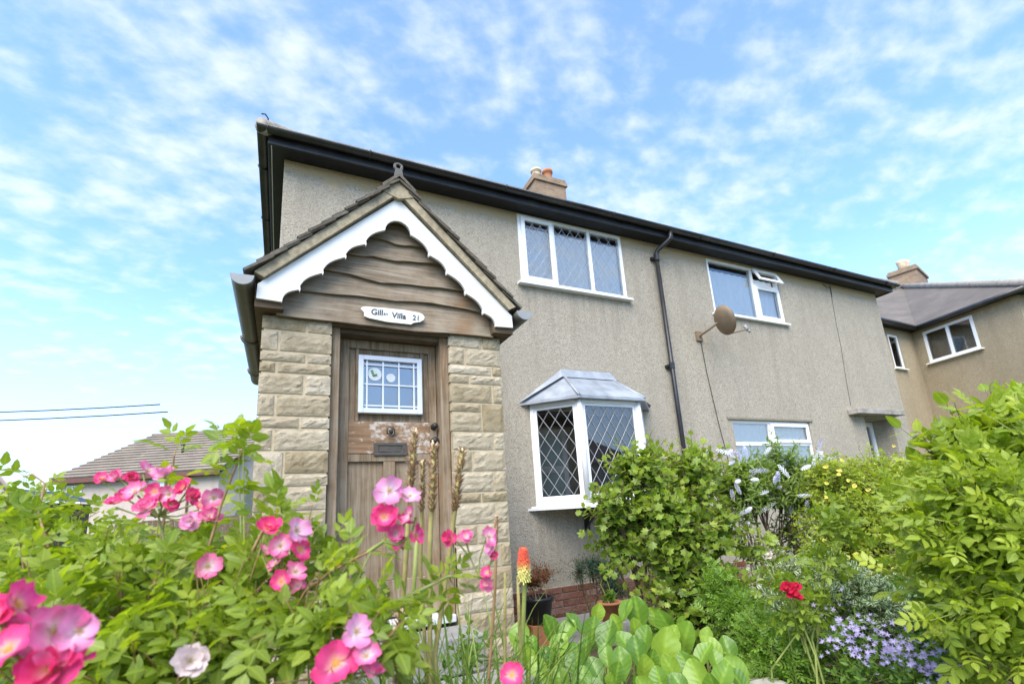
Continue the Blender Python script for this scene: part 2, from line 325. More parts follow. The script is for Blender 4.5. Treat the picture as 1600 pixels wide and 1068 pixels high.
def band_mat(name, stops, trans=.2):
    mt, t, b, o = new_mat(name)
    a = N(t, 'ShaderNodeAttribute', attribute_name='tint'); sp = N(t, 'ShaderNodeSeparateColor'); t.links.new(a.outputs['Color'], sp.inputs[0])
    c = ramp(t, sp.outputs[0], stops); t.links.new(c, b.inputs['Base Color']); b.inputs['Roughness'].default_value = .6
    return mt
M['poker'] = band_mat('poker_floret', [(.0, (.66, .62, .16)), (.38, (.72, .62, .17)), (.5, (.75, .25, .05)), (.62, (.72, .10, .03)), (1, (.70, .075, .03))])
M['seed'] = band_mat('dry_seed_head', [(0, (.36, .20, .11)), (.6, (.52, .34, .2)), (1, (.70, .52, .32))])
M['hebeflower'] = band_mat('hebe_spike', [(0, (.84, .83, .84)), (.6, (.72, .70, .80)), (1, (.40, .35, .60))])

# ------------------------------------------------------------------ mesh helpers
def tag(o, label=None, cat=None, group=None, kind=None):
    if label: o['label'] = label
    if cat: o['category'] = cat
    if group: o['group'] = group
    if kind: o['kind'] = kind
    return o
def empty(name, loc=(0, 0, 0), label=None, cat=None, group=None):
    o = bpy.data.objects.new(name, None); col.objects.link(o); o.location = loc; o.empty_display_size = .1
    return tag(o, label, cat, group)
def put(o, parent):
    """parent without moving: every parent here is unrotated"""
    if parent is not None:
        o.parent = parent
        p_ = Vector((0, 0, 0)); q = parent
        while q is not None: p_ += q.location; q = q.parent
        o.location = o.location - p_
    return o
class MB:
    def __init__(s, mat=None): s.v = []; s.f = []; s.T = mat or Matrix.Identity(4)
    def add(s, vs_, fs):
        n = len(s.v); s.v += [tuple(s.T @ Vector(v)) for v in vs_]; s.f += [tuple(i+n for i in f) for f in fs]; return s
    def box(s, a, b):
        x0, y0, z0 = a; x1, y1, z1 = b
        x0, x1 = min(x0, x1), max(x0, x1); y0, y1 = min(y0, y1), max(y0, y1); z0, z1 = min(z0, z1), max(z0, z1)
        return s.add([(x0, y0, z0), (x1, y0, z0), (x1, y1, z0), (x0, y1, z0), (x0, y0, z1), (x1, y0, z1), (x1, y1, z1), (x0, y1, z1)],
                     [(3, 2, 1, 0), (4, 5, 6, 7), (0, 1, 5, 4), (1, 2, 6, 5), (2, 3, 7, 6), (3, 0, 4, 7)])
    def prism(s, poly, y0, y1):
        """poly of (x,z), extruded from y0 to y1"""
        n = len(poly); vs_ = [(x, y0, z) for x, z in poly]+[(x, y1, z) for x, z in poly]
        fs = [tuple(range(n)), tuple(range(2*n-1, n-1, -1))]+[(i, i+n, (i+1) % n+n, (i+1) % n) for i in range(n)]
        return s.add(vs_, fs)
    def tube(s, pts, r, k=8, cap=True):
        pts = [Vector(p_) for p_ in pts]; n = len(pts); rs = r if hasattr(r, '__len__') else [r]*n
        vs_ = []; up = None
        for i, p_ in enumerate(pts):
            d = (pts[min(i+1, n-1)]-pts[max(i-1, 0)])
            d = d.normalized() if d.length > 1e-9 else Vector((0, 0, 1))
            if up is None: up = d.orthogonal().normalized()
            up = (up-d*up.dot(d)); up = up.normalized() if up.length > 1e-6 else d.orthogonal().normalized()
            w_ = d.cross(up)
            for j in range(k):
                a = 2*math.pi*j/k; vs_.append(p_+(up*math.cos(a)+w_*math.sin(a))*rs[i])
        fs = [(i*k+j, i*k+(j+1) % k, (i+1)*k+(j+1) % k, (i+1)*k+j) for i in range(n-1) for j in range(k)]
        if cap: fs += [tuple(range(k-1, -1, -1)), tuple(range((n-1)*k, n*k))]
        return s.add(vs_, fs)
    def lathe(s, prof, c, k=20, axis='z'):
        vs_ = []; n = len(prof)
        for r, h in prof:
            for j in range(k):
                a = 2*math.pi*j/k; x, y = r*math.cos(a), r*math.sin(a)
                vs_.append((c[0]+x, c[1]+y, c[2]+h) if axis == 'z' else (c[0]+x, c[1]+h, c[2]+y))
        fs = [(i*k+j, i*k+(j+1) % k, (i+1)*k+(j+1) % k, (i+1)*k+j) for i in range(n-1) for j in range(k)]
        fs += [tuple(range(k-1, -1, -1)), tuple(range((n-1)*k, n*k))]
        return s.add(vs_, fs)
    def build(s, name, mat, parent=None, smooth=False, origin=None, bevel=0):
        me = bpy.data.meshes.new(name)
        vs_ = np.array(s.v, float)
        if origin is None: origin = (vs_.min(0)+vs_.max(0))/2; origin[2] = vs_[:, 2].min()
        origin = np.array(origin, float)
        me.from_pydata([tuple(v) for v in vs_-origin], [], s.f)
        me.materials.append(M[mat] if isinstance(mat, str) else mat)
        if smooth: me.polygons.foreach_set('use_smooth', [True]*len(me.polygons))
        me.update()
        o = bpy.data.objects.new(name, me); col.objects.link(o); o.location = origin
        if bevel:
            bv = o.modifiers.new('bevel', 'BEVEL'); bv.width = bevel; bv.segments = 2; bv.limit_method = 'ANGLE'
        put(o, parent)
        return o
def tint_mesh(name, V, F, T, mat, smooth=True):
    """V (n,3) F list/array T (n,3)"""
    me = bpy.data.meshes.new(name)
    me.from_pydata(V.tolist(), [], F.tolist() if hasattr(F, 'tolist') else F)
    at_ = me.attributes.new('tint', 'FLOAT_COLOR', 'POINT')
    c = np.ones((len(V), 4), np.float32); c[:, :3] = T; at_.data.foreach_set('color', c.ravel())
    me.materials.append(M[mat])
    if smooth: me.polygons.foreach_set('use_smooth', [True]*len(me.polygons))
    me.update(); return me
def link(name, me, loc=(0, 0, 0), parent=None, mat4=None):
    o = bpy.data.objects.new(name, me); col.objects.link(o)
    if mat4 is not None: o.matrix_basis = mat4
    else: o.location = loc
    return put(o, parent)

# ------------------------------------------------------------------ ground
def gh(x, y):
    def ss(a, b, v):
        t = min(max((v-a)/(b-a), 0), 1); return t*t*(3-2*t)
    r = .24*ss(-1.3, -2.2, y)*ss(-9, -6, x)*ss(14, 10, x)*ss(-9, -7, y)
    return .03+r+.03*math.sin(x*1.7+y*.6)*math.sin(y*1.3)*ss(-.6, -1.4, y)*ss(-30, -12, y)
g = MB()
xs = [-400, -100, -40, -15, -9]+[-8+.5*i for i in range(49)]+[17, 25, 50, 120, 400]; ys = [-400, -80, -30, -12]+[-10+.5*i for i in range(25)]+[4, 8, 20, 60, 150, 400]
vs_ = [(x, y, gh(x, y)) for y in ys for x in xs]; k = len(xs)
g.add(vs_, [(j*k+i, j*k+i+1, (j+1)*k+i+1, (j+1)*k+i) for j in range(len(ys)-1) for i in range(k-1)])
tag(g.build('ground', 'ground', smooth=True, origin=(0, 0, 0)), kind='structure')
bed = MB()
xs = [-3+.4*i for i in range(27)]; ys = [-6+.35*i for i in range(13)]; k = len(xs)
bed.add([(x, y, gh(x, y)+.012+.012*math.sin(7*x)*math.cos(9*y)) for y in ys for x in xs], [(j*k+i, j*k+i+1, (j+1)*k+i+1, (j+1)*k+i) for j in range(len(ys)-1) for i in range(k-1)])
tag(bed.build('flower_bed_soil', 'soil', smooth=True, origin=(0, 0, 0)), kind='structure')
pv = MB(); pv.box((-.6, -1.35, 0), (9.6, -.02, .05)); tag(pv.build('garden_path', 'slab', bevel=.01), kind='structure')

q = MB(); q.box((-60, -9.2, 0), (60, -7.0, .15)); tag(q.build('pavement', 'pavement', bevel=.01), kind='structure')
q = MB(); q.box((-60, -17, 0), (60, -9.21, .05)); tag(q.build('road', 'asphalt'), kind='structure')
# ------------------------------------------------------------------ house
HE, X1, HD = 5.35, 11.53, 7.6
house = empty('semi_detached_house', (X1/2, HD/2, 0), 'wide two storey pebbledashed house with black eaves behind the stone porch', 'house')
def wall_holes(x0, x1, z0, z1, holes, y=0, depth=.16):
    mb = MB()
    xs = sorted({x0, x1, *[h[0] for h in holes], *[h[1] for h in holes]}); zs = sorted({z0, z1, *[h[2] for h in holes], *[h[3] for h in holes]})
    for a, b in zip(xs, xs[1:]):
        for c, d in zip(zs, zs[1:]):
            mx_, mz = (a+b)/2, (c+d)/2
            if any(h[0] < mx_ < h[1] and h[2] < mz < h[3] for h in holes): continue
            mb.add([(a, y, c), (b, y, c), (b, y, d), (a, y, d)], [(0, 1, 2, 3)])
    for h in holes:
        a, b, c, d = h[:4]; e = h[4] if len(h) > 4 else depth
        mb.add([(a, y, c), (a, y+e, c), (a, y+e, d), (a, y, d)], [(0, 1, 2, 3)]); mb.add([(b, y, c), (b, y+e, c), (b, y+e, d), (b, y, d)], [(3, 2, 1, 0)])
        mb.add([(a, y, c), (b, y, c), (b, y+e, c), (a, y+e, c)], [(0, 1, 2, 3)]); mb.add([(a, y, d), (b, y, d), (b, y+e, d), (a, y+e, d)], [(3, 2, 1, 0)])
    return mb
W1 = (2.945, 4.725, 4.27, 5.325); W2 = (6.55, 8.33, 4.285, 5.30); W3 = (6.53, 8.43, 1.25, 2.475); BAY = (3.02, 4.66, 1.36, 2.5); NOOK = (10.08, 11.0, .05, 2.6, .42)
wm = wall_holes(0, X1, 0.02, HE, [W1, W2, W3, BAY, NOOK])
wm.add([(0, HD, 0.02), (X1, HD, 0.02), (X1, HD, HE), (0, HD, HE)], [(3, 2, 1, 0)])
wm.add([(0, 0, .02), (0, HD, .02), (0, HD, HE), (0, 0, HE)], [(3, 2, 1, 0)]); wm.add([(X1, 0, .02), (X1, HD, .02), (X1, HD, HE), (X1, 0, HE)], [(0, 1, 2, 3)])
wm.build('wall', 'render', house, origin=(0, 0, 0))
# dark rooms behind the openings
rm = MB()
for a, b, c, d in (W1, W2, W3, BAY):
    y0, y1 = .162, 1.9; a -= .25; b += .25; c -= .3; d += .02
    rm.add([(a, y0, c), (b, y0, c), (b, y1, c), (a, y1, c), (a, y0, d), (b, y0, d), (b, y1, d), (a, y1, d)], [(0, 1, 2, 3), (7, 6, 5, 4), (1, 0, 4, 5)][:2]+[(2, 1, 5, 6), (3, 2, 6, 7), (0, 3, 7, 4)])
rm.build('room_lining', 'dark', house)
# plinth of brick under the bay, course by course
pl = MB(); pl.box((1.62, -.012, .0), (6.3, .05, .385)); plinth = pl.build('brick_plinth', 'mortar2', house)
bme = {}
for r_ in range(5):
    z0 = .012+r_*.075; x = 1.64-(.11 if r_ % 2 else 0)
    while x < 6.28:
        a = max(x, 1.625); b = min(x+.212, 6.295)
        if b-a > .04:
            key = (round(b-a, 2), rnd.randint(0, 2))
            if key not in bme:
                q = MB(); q.box((a, -.026-rnd.uniform(0, .006), z0), (b, .0, z0+.064)); o = q.build('brick', 'brick', plinth, bevel=.004); bme[key] = o.data
            else:
                o = bpy.data.objects.new('brick', bme[key]); col.objects.link(o); o.location = ((a+b)/2, -.014, z0); bv = o.modifiers.new('bevel', 'BEVEL'); bv.width = .004; put(o, plinth)
        x += .222
# roof
ro = MB(); o_ = .30; ez = 5.47; rz = ez+math.tan(math.radians(33))*(HD/2+o_)
ol = .235; E4 = [(-ol, -o_, ez), (X1+o_, -o_, ez), (X1+o_, HD+o_, ez), (-ol, HD+o_, ez)]; hh = HD/2+o_
ro.add(E4+[(-o_+hh, HD/2, rz), (X1+o_-hh, HD/2, rz)], [(0, 1, 5, 4), (1, 2, 5), (2, 3, 4, 5), (3, 0, 4)])
roof = ro.build('roof', 'roofdark', house)
rt = MB()
for a, b in ((E4[0], (-o_+hh, HD/2, rz)), (E4[1], (X1+o_-hh, HD/2, rz)), (E4[2], (X1+o_-hh, HD/2, rz)), (E4[3], (-o_+hh, HD/2, rz)), ((-o_+hh, HD/2, rz), (X1+o_-hh, HD/2, rz))):
    rt.tube([Vector(a)+Vector((0, 0, .0)), Vector(b)], .085, 8)
rt.build('ridge_tiles', 'concrete', roof, True)
# soffit, fascia, gutter round the eaves
so = MB(); so.box((-.140, -.205, HE-.004), (X1+.205, HD+.205, HE+.03)); so.build('soffit', 'soffit', house)
fa = MB()
for a, b in (((-.166, -.232), (X1+.232, -.206)), ((-.166, HD+.206), (X1+.232, HD+.232)), ((-.166, -.2055), (-.141, HD+.2055)), ((X1+.2065, -.2055), (X1+.232, HD+.2055))):
    fa.box((a[0], a[1], HE-.022), (b[0], b[1], ez-.01))
fa.build('fascia', 'black', house, bevel=.006)
def half_gutter(path, r, closed=False, k=9, out=None):
    """half-round channel following a level path; out = list of outward vectors"""
    mb = MB(); n = len(path); rings = []
    for p_, o2 in zip(path, out):
        p_ = Vector(p_); o2 = Vector(o2)
        rings.append([p_+o2*(-math.cos(math.pi*j/k))*r+Vector((0, 0, -math.sin(math.pi*j/k)*r)) for j in range(k+1)]+[p_+o2*(math.cos(math.pi*j/k))*(r-.006)+Vector((0, 0, -math.sin(math.pi*j/k)*(r-.006))) for j in range(k+1)])
    m_ = 2*(k+1)
    vv = [tuple(v) for rg in rings for v in rg]; fs = []
    for i in range(n if closed else n-1):
        i2 = (i+1) % n
        fs += [(i*m_+j, i2*m_+j, i2*m_+(j+1) % m_, i*m_+(j+1) % m_) for j in range(m_)]
    mb.add(vv, fs); return mb
gz = 5.468; gr = .056; gx = .292; gl = .224
gm = half_gutter([(-gl, -gx, gz), (X1+gx, -gx, gz), (X1+gx, HD+gx, gz), (-gl, HD+gx, gz)], gr, True, 9, [(-1, -1, 0), (1, -1, 0), (1, 1, 0), (-1, 1, 0)])
gut = gm.build('gutter', 'gutter', house, True)
for i in range(7):
    q = MB(); x = .9+i*1.75
    for j in range(10):
        pass
    arc = [(x, -gx-math.cos(math.pi*j/10)*-(gr+.004), gz-math.sin(math.pi*j/10)*(gr+.004)) for j in range(11)]
    q.tube(arc, .009, 5); q.build('gutter_bracket', 'gutter', gut, True)
for i in range(4):
    q = MB(); y = .35+i*1.1
    arc = [(-gl+math.cos(math.pi*j/10)*(gr+.004), y, gz-math.sin(math.pi*j/10)*(gr+.004)) for j in range(11)]
    q.tube(arc, .009, 5); q.build('gutter_bracket', 'gutter', gut, True)
q = MB(); q.tube([(-.13, -.2, 5.338), (-.132, 1.5, 5.338), (-.13, 4.5, 5.338)], .006, 5); q.build('eaves_cable', 'palecable', house)
q = MB(); q.tube([(-.18, -.31, 5.5), (-.17, -.31, 5.57), (-.2, -.33, 5.6), (-.235, -.34, 5.585)], .008, 5); q.build('roof_hook', 'iron', house)
# downpipe
dp = MB(); X = 5.36
dp.tube([(X+.14, -gx, gz-.05), (X+.14, -gx, gz-.15), (X+.125, -gx+.01, gz-.19), (X+.02, -.10, gz-.30), (X, -.075, gz-.36), (X, -.075, gz-.5)], .036, 10)
dp.tube([(X, -.075, gz-.48), (X, -.075, .1)], .034, 10); dpo = dp.build('downpipe', 'black', house, True)
for z in (5.0, 3.21, 1.5):
    q = MB(); q.tube([(X, -.075, z), (X, -.075, z+.09)], .043, 10); q.box((X-.075, -.05, z+.02), (X+.075, -.004, z+.065)); q.build('pipe_clip', 'black', dpo)
# chimney
ch = MB(); cx, cy = 5.62, 3.55
ch.box((cx-.42, cy-.34, 6.9), (cx+.42, cy+.34, 8.82)); ch.box((cx-.46, cy-.38, 8.82), (cx+.46, cy+.38, 8.9)); ch.box((cx-.43, cy-.35, 8.9), (cx+.43, cy+.35, 9.0))
def brickwork(name, c1, c2, mort, sc=1.):
    mt, t, b, o = new_mat(name)
    v0 = N(t, 'ShaderNodeTexCoord'); sp = N(t, 'ShaderNodeSeparateXYZ'); t.links.new(v0.outputs['Object'], sp.inputs[0])
    ad = N(t, 'ShaderNodeMath', operation='ADD'); t.links.new(sp.outputs[0], ad.inputs[0]); t.links.new(sp.outputs[1], ad.inputs[1])
    cm = N(t, 'ShaderNodeCombineXYZ'); t.links.new(ad.outputs[0], cm.inputs[0]); t.links.new(sp.outputs[2], cm.inputs[1])
    br = N(t, 'ShaderNodeTexBrick'); t.links.new(cm.outputs[0], br.inputs['Vector'])
    br.inputs['Scale'].default_value = 1; br.inputs['Brick Width'].default_value = .225; br.inputs['Row Height'].default_value = .075; br.inputs['Mortar Size'].default_value = .008
    br.inputs['Color1'].default_value = (*c1, 1); br.inputs['Color2'].default_value = (*c2, 1); br.inputs['Mortar'].default_value = (*mort, 1)
    c = mixc(t, rng(t, noise(t, vec(t), 5, 6, .65), .4, .7, 0, .55), br.outputs[0], (.13, .10, .07))
    t.links.new(c, b.inputs['Base Color']); b.inputs['Roughness'].default_value = .9; bump(t, b, br.outputs[1], -.6, .01); return mt
M['chimney'] = brickwork('chimney_brick', (.34, .22, .13), (.24, .15, .09), (.30, .25, .19))
cho = ch.build('chimney', 'chimney', house)
for dx_, mt_, hh_ in ((-.2, 'potcream', .34), (.12, 'terracotta', .40)):
    q = MB(); q.lathe([(.125, 0), (.115, hh_*.5), (.105, hh_*.8), (.135, hh_*.84), (.135, hh_), (.09, hh_), (.085, hh_*.6)], (cx+dx_, cy-.05, 8.995), 14); q.build('chimney_pot', mt_, cho, True)

# ---- windows: built in a local frame (u along, v up, w outward)
def frame_mat(p0, p1, z0):
    u = Vector((p1[0]-p0[0], p1[1]-p0[1], 0)); ln = u.length; u.normalize(); w_ = Vector((u.y, -u.x, 0))
    m_ = Matrix.Identity(4)
    for i in range(3): m_[i][0] = u[i]; m_[i][1] = -w_[i]; m_[i][2] = (0, 0, 1)[i]
    m_[0][3], m_[1][3], m_[2][3] = p0[0], p0[1], z0
    return m_, ln
def window(parent, p0, p1, z0, z1, panes, fr=.055, lattice=None, sash=(), sill=True, mat='upvc', name='window', dw=.125, dh=.19, sill_out=.07, open_=()):
    """panes: (u0,u1,v0,v1) clear openings inside the outer frame; sash = indices with an extra casement ring"""
    T, ln = frame_mat(p0, p1, z0); h = z1-z0
    mb = MB(T)
    us = sorted({0, ln, *[p_[0] for p_ in panes], *[p_[1] for p_ in panes]}); vs2 = sorted({0, h, *[p_[2] for p_ in panes], *[p_[3] for p_ in panes]})
    for a, b in zip(us, us[1:]):
        for c, d in zip(vs2, vs2[1:]):
            if any(p_[0] < (a+b)/2 < p_[1] and p_[2] < (c+d)/2 < p_[3] for p_ in panes): continue
            mb.box((a, -.001, c), (b, .062, d))
    wo_ = mb.build(name, mat, parent)
    for i, (a, b, c, d) in enumerate(panes):
        S = .045 if i in sash else 0
        op = Matrix.Identity(4)
        if i in open_: op = Matrix.Translation((0, -.02, d)) @ Matrix.Rotation(math.radians(-24), 4, 'X') @ Matrix.Translation((0, 0, -d))
        if S:
            q = MB(T @ op); e = .012
            q.box((a-e, -.028, c-e), (a+S, -.004, d+e)); q.box((b-S, -.028, c-e), (b+e, -.004, d+e)); q.box((a+S, -.028, c-e), (b-S, -.004, c+S)); q.box((a+S, -.028, d-S), (b-S, -.004, d+e))
            q.build('casement', mat, wo_)
        a2, b2, c2, d2 = a+S, b-S, c+S, d-S
        q = MB(T @ op); yy = .02 if not S else .004
        q.add([(a2-.004, yy, c2-.004), (b2+.004, yy, c2-.004), (b2+.004, yy, d2+.004), (a2-.004, yy, d2+.004)], [(0, 1, 2, 3)]); q.build('pane', 'glass', wo_)
        if lattice:
            q = MB(T @ op); wd, ht = b2-a2, d2-c2; nx = max(2, round(wd/dw)); sx = wd/nx; sy = dh*sx/dw; yy2 = yy-.005; tk = .0042
            def clip_line(k_, sgn):
                pts = []
                # u = a2 + sx*k + sgn*(v-c2)*sx/sy
                for v in (0, ht):
                    uu = sx*k_+sgn*v*sx/sy
                    pts.append((uu, v))
                (u0_, v0_), (u1_, v1_) = pts
                t0, t1 = 0., 1.
                du = u1_-u0_
                for lim, s_ in ((0, 1), (wd, -1)):
                    if s_ == 1:
                        if du > 0: t0 = max(t0, (lim-u0_)/du)
                        elif du < 0: t1 = min(t1, (lim-u0_)/du)
                    else:
                        if du > 0: t1 = min(t1, (lim-u0_)/du)
                        elif du < 0: t0 = max(t0, (lim-u0_)/du)
                if t1-t0 < .02: return None
                return (u0_+du*t0, ht*t0), (u0_+du*t1, ht*t1)
            cnt = int(ht/sy)+nx+2
            for sgn in (1, -1):
                for k_ in range(-cnt, cnt+nx):
                    r2 = clip_line(k_+.5, sgn)
                    if not r2: continue
                    (ua, va), (ub, vb) = r2; d_ = Vector((ub-ua, vb-va)); 
                    if d_.length < .03: continue
                    n_ = Vector((-d_.y, d_.x)).normalized()*tk
                    y3 = yy2-(.0015 if sgn > 0 else 0)
                    q.add([(a2+ua+n_.x, y3, c2+va+n_.y), (a2+ub+n_.x, y3, c2+vb+n_.y), (a2+ub-n_.x, y3, c2+vb-n_.y), (a2+ua-n_.x, y3, c2+va-n_.y),
                           (a2+ua, y3-.002, c2+va), (a2+ub, y3-.002, c2+vb)], [(0, 1, 5, 4), (4, 5, 2, 3)])
            q.build('lead_lattice', 'leadcame', wo_)
    if sill:
        q = MB(T); q.box((-.06, -sill_out, -.035), (ln+.06, .03, -.002)); q.build('window_sill', mat, wo_, bevel=.006)
    return wo_
y0 = -.012
x0, x1, z0, z1 = W1
window(house, (x0, y0), (x1, y0), z0, z1, [(.055, .535, .055, z1-z0-.055), (.585, 1.155, .05, z1-z0-.05), (1.205, 1.735, .05, z1-z0-.05)], lattice=True, sash=(0,), dw=.152, dh=.215)
x0, x1, z0, z1 = W2; h = z1-z0
window(house, (x0, y0+.02), (x1, y0+.02), z0, z1, [(.045, 1.07, .045, h-.045), (1.125, 1.735, .045, .655), (1.125, 1.735, .715, h-.04)], sash=(1, 2), open_=(2,))
x0, x1, z0, z1 = W3; h = z1-z0
window(house, (x0, y0+.05), (x1, y0+.05), z0, z1, [(.045, .86, .045, .82), (.045, .86, .875, h-.045), (.92, 1.855, .045, .82), (.92, 1.855, .875, h-.045)], sash=(3,))
q = MB(); q.box((6.42, -.022, 2.48), (8.5, .02, 2.515)); q.build('lintel_drip', 'render', house)
# bay window
bayT = [(2.94, 0), (3.385, -.45), (4.29, -.45), (4.735, 0)]
bay = MB(); bay.prism([(0, 0)]*0 or [(2.9, 1.262), (4.78, 1.262), (4.78, 1.27), (2.9, 1.27)], -.01, .02)
bz0, bz1 = 1.315, 2.585
bp = MB()
outer = [(2.82, .0), (3.345, -.53), (4.33, -.53), (4.85, .0)]
def slab(mb, poly, za, zb):
    n = len(poly); mb.add([(x, y, za) for x, y in poly]+[(x, y, zb) for x, y in poly], [tuple(range(n-1, -1, -1)), tuple(range(n, 2*n))]+[(i, (i+1) % n, (i+1) % n+n, i+n) for i in range(n)])
slab(bp, outer, 1.27, 1.296)
slab(bp, [(2.87, 0), (3.362, -.495), (4.313, -.495), (4.80, 0)], 1.297, 1.316)
bayo = bp.build('bay_window', 'upvc', house)
for (a, b) in zip(bayT, bayT[1:]):
    ln = math.hypot(b[0]-a[0], b[1]-a[1]); hb = bz1-bz0
    # frames become sub-parts of the bay
    T, _ = frame_mat(a, b, bz0); ca = .05
    q = MB(T)
    for u0, u1, v0, v1 in ((0, ca, 0, hb), (ln-ca, ln, 0, hb), (ca, ln-ca, 0, .075), (ca, ln-ca, hb-.06, hb)): q.box((u0, -.012, v0), (u1, .05, v1))
    for u0, u1, v0, v1 in ((ca, ca+.035, .075, hb-.06), (ln-ca-.035, ln-ca, .075, hb-.06), (ca+.035, ln-ca-.035, .075, .11), (ca+.035, ln-ca-.035, hb-.095, hb-.06)): q.box((u0, .0, v0), (u1, .04, v1))
    q.build('frame', 'upvc', bayo, bevel=.005)
    q = MB(T); q.add([(ca+.03, .016, .1), (ln-ca-.03, .016, .1), (ln-ca-.03, .016, hb-.09), (ca+.03, .016, hb-.09)], [(0, 1, 2, 3)]); q.build('pane', 'glass', bayo)
    # lattice
    q = MB(T); a2, c2 = ca+.035, .11; wd = ln-2*a2; ht = hb-.095-.11; nx = 3 if ln < .7 else 5; sx = wd/nx; sy = sx*1.5
    for sgn in (1, -1):
        for k_ in range(-14, 22):
            u0_ = sx*(k_+.5); du = sgn*ht*sx/sy; t0, t1 = 0., 1.
            if du > 0: t0 = max(t0, -u0_/du); t1 = min(t1, (wd-u0_)/du)
            else: t1 = min(t1, -u0_/du); t0 = max(t0, (wd-u0_)/du)
            if t1-t0 < .03: continue
            ua, va, ub, vb = u0_+du*t0, ht*t0, u0_+du*t1, ht*t1
            d_ = Vector((ub-ua, vb-va)); n_ = Vector((-d_.y, d_.x)).normalized()*.0036; y3 = .010-(.0015 if sgn > 0 else 0)
            q.add([(a2+ua+n_.x, y3, c2+va+n_.y), (a2+ub+n_.x, y3, c2+vb+n_.y), (a2+ub-n_.x, y3, c2+vb-n_.y), (a2+ua-n_.x, y3, c2+va-n_.y), (a2+ua, y3-.003, c2+va), (a2+ub, y3-.003, c2+vb)], [(0, 1, 5, 4), (4, 5, 2, 3)])
    q.build('lead_lattice', 'leadcame', bayo)
for x, y in bayT[1:3]:
    q = MB(); q.tube([(x, y-.004, bz0), (x, y-.004, bz1)], .036, 8); q.build('corner_post', 'upvc', bayo, True)
# lead roof of the bay
eb = [(2.80, .0, 2.60), (3.335, -.545, 2.60), (4.34, -.545, 2.60), (4.875, .0, 2.60)]
tp = [(3.47, -.02, 3.0), (4.22, -.02, 3.0)]
rb = MB()
rb.add(eb+tp+[(x, y, z-.035) for x, y, z in eb]+[(3.47, .01, 3.0), (4.22, .01, 3.0)], [(0, 1, 4), (1, 2, 5, 4), (2, 3, 5), (6, 7, 1, 0), (7, 8, 2, 1), (8, 9, 3, 2), (9, 8, 7, 6)])
bro = rb.build('lead_roof', 'lead', bayo)
q = MB(); q.tube([eb[1], tp[0]], .022, 8); q.tube([eb[2], tp[1]], .022, 8); q.build('lead_roll', 'lead', bayo, True)
q = MB()
q.add([(3.40, -.10, 2.955), (4.29, -.10, 2.955), (4.24, -.012, 3.085), (3.45, -.012, 3.085), (3.40, -.075, 2.95), (4.29, -.075, 2.95)], [(0, 1, 2, 3), (0, 4, 5, 1)])
q.add([(2.79, -.008, 2.60), (3.45, -.008, 3.085), (3.40, -.10, 2.955), (2.83, -.09, 2.625)], [(0, 3, 2, 1)])
q.add([(4.885, -.008, 2.60), (4.24, -.008, 3.085), (4.29, -.10, 2.955), (4.845, -.09, 2.625)], [(0, 1, 2, 3)])
q.build('lead_flashing', 'lead', bayo)
for x in (3.62, 4.15):
    q = MB(); q.prism([(x-.022, 1.265), (x+.022, 1.265), (x+.022, 1.0), (x-.022, 1.0)], -.06, 0)
    q.add([(x-.02, -.06, 1.262), (x+.02, -.06, 1.262), (x+.02, -.34, 1.262), (x-.02, -.34, 1.262), (x-.02, -.06, 1.05), (x+.02, -.06, 1.05)], [(0, 1, 2, 3), (0, 3, 4), (1, 5, 2), (4, 3, 2, 5)])
    q.build('bracket', 'black', bayo)
# things seen inside
idr = MB(); P = (3.10, .42)
for a in ((0, .07, 0, 1.15), (.53, .6, 0, 1.15), (.07, .53, 0, .08), (.07, .53, 1.07, 1.15), (.07, .53, .55, .64)): idr.box((P[0]+a[0], P[1], 1.2+a[2]), (P[0]+a[1], P[1]+.05, 1.2+a[3]))
idc = empty('interior_glazed_door', (3.40, .44, 1.06), 'pale framed glazed door seen through the bay window glass', 'door')
idr.build('door_frame', 'capgrey', idc)
q = MB(); q.box((P[0]+.07, P[1]+.02, 1.28), (P[0]+.53, P[1]+.03, 1.75)); q.box((P[0]+.07, P[1]+.02, 1.84), (P[0]+.53, P[1]+.03, 2.27)); q.build('door_panel', 'tealpane', idc)
def curtain(name, x0, x1, z0, z1, y, label, waves=9, amp=.008):
    n = waves*8; mb = MB(); vs3 = []
    for j, z in enumerate((z0, z1)):
        for i in range(n+1):
            u = i/n; vs3.append((x0+(x1-x0)*u, y+amp*math.sin(u*waves*2*math.pi)+amp*.4*math.sin(u*waves*4.3+1), z))
    mb.add(vs3, [(i, i+1, n+2+i, n+1+i) for i in range(n)])
    return tag(mb.build(name, 'curtain', smooth=True), label, 'curtain')
curtain('net_curtain', 2.98, 4.69, 4.2, 5.17, .066, 'white net curtain behind the three-light leaded upper window')
curtain('net_curtain', 6.6, 8.28, 4.2, 5.14, .095, 'white net curtain behind the upper window with the open vent', 11)
curtain('net_curtain', 6.58, 8.38, 1.2, 2.44, .095, 'white net curtain behind the plain ground floor window', 11)
# door nook, door and canopy of the far half
q = MB(); q.box((9.60, -.20, 2.635), (11.10, -.002, 2.735)); q.build('door_canopy', 'concrete', house, bevel=.01)
dq = MB(); a, b, c, d = 10.09, 10.99, .05, 2.59
for bx in ((a, a+.08, c, d), (b-.08, b, c, d), (a+.08, b-.08, d-.09, d), (a+.08, b-.08, c, .25), (a+.08, b-.08, 1.0, 1.12)): dq.box((bx[0], .36, bx[2]), (bx[1], .42, bx[3]))
dro = dq.build('door', 'upvc', house)
q = MB(); q.box((a+.07, .39, .24), (b-.07, .40, 2.51)); q.build('pane', 'glass', dro)
q = MB(); q.box((a, .44, c), (b, .46, d)); q.build('door_backing', 'dark', dro)
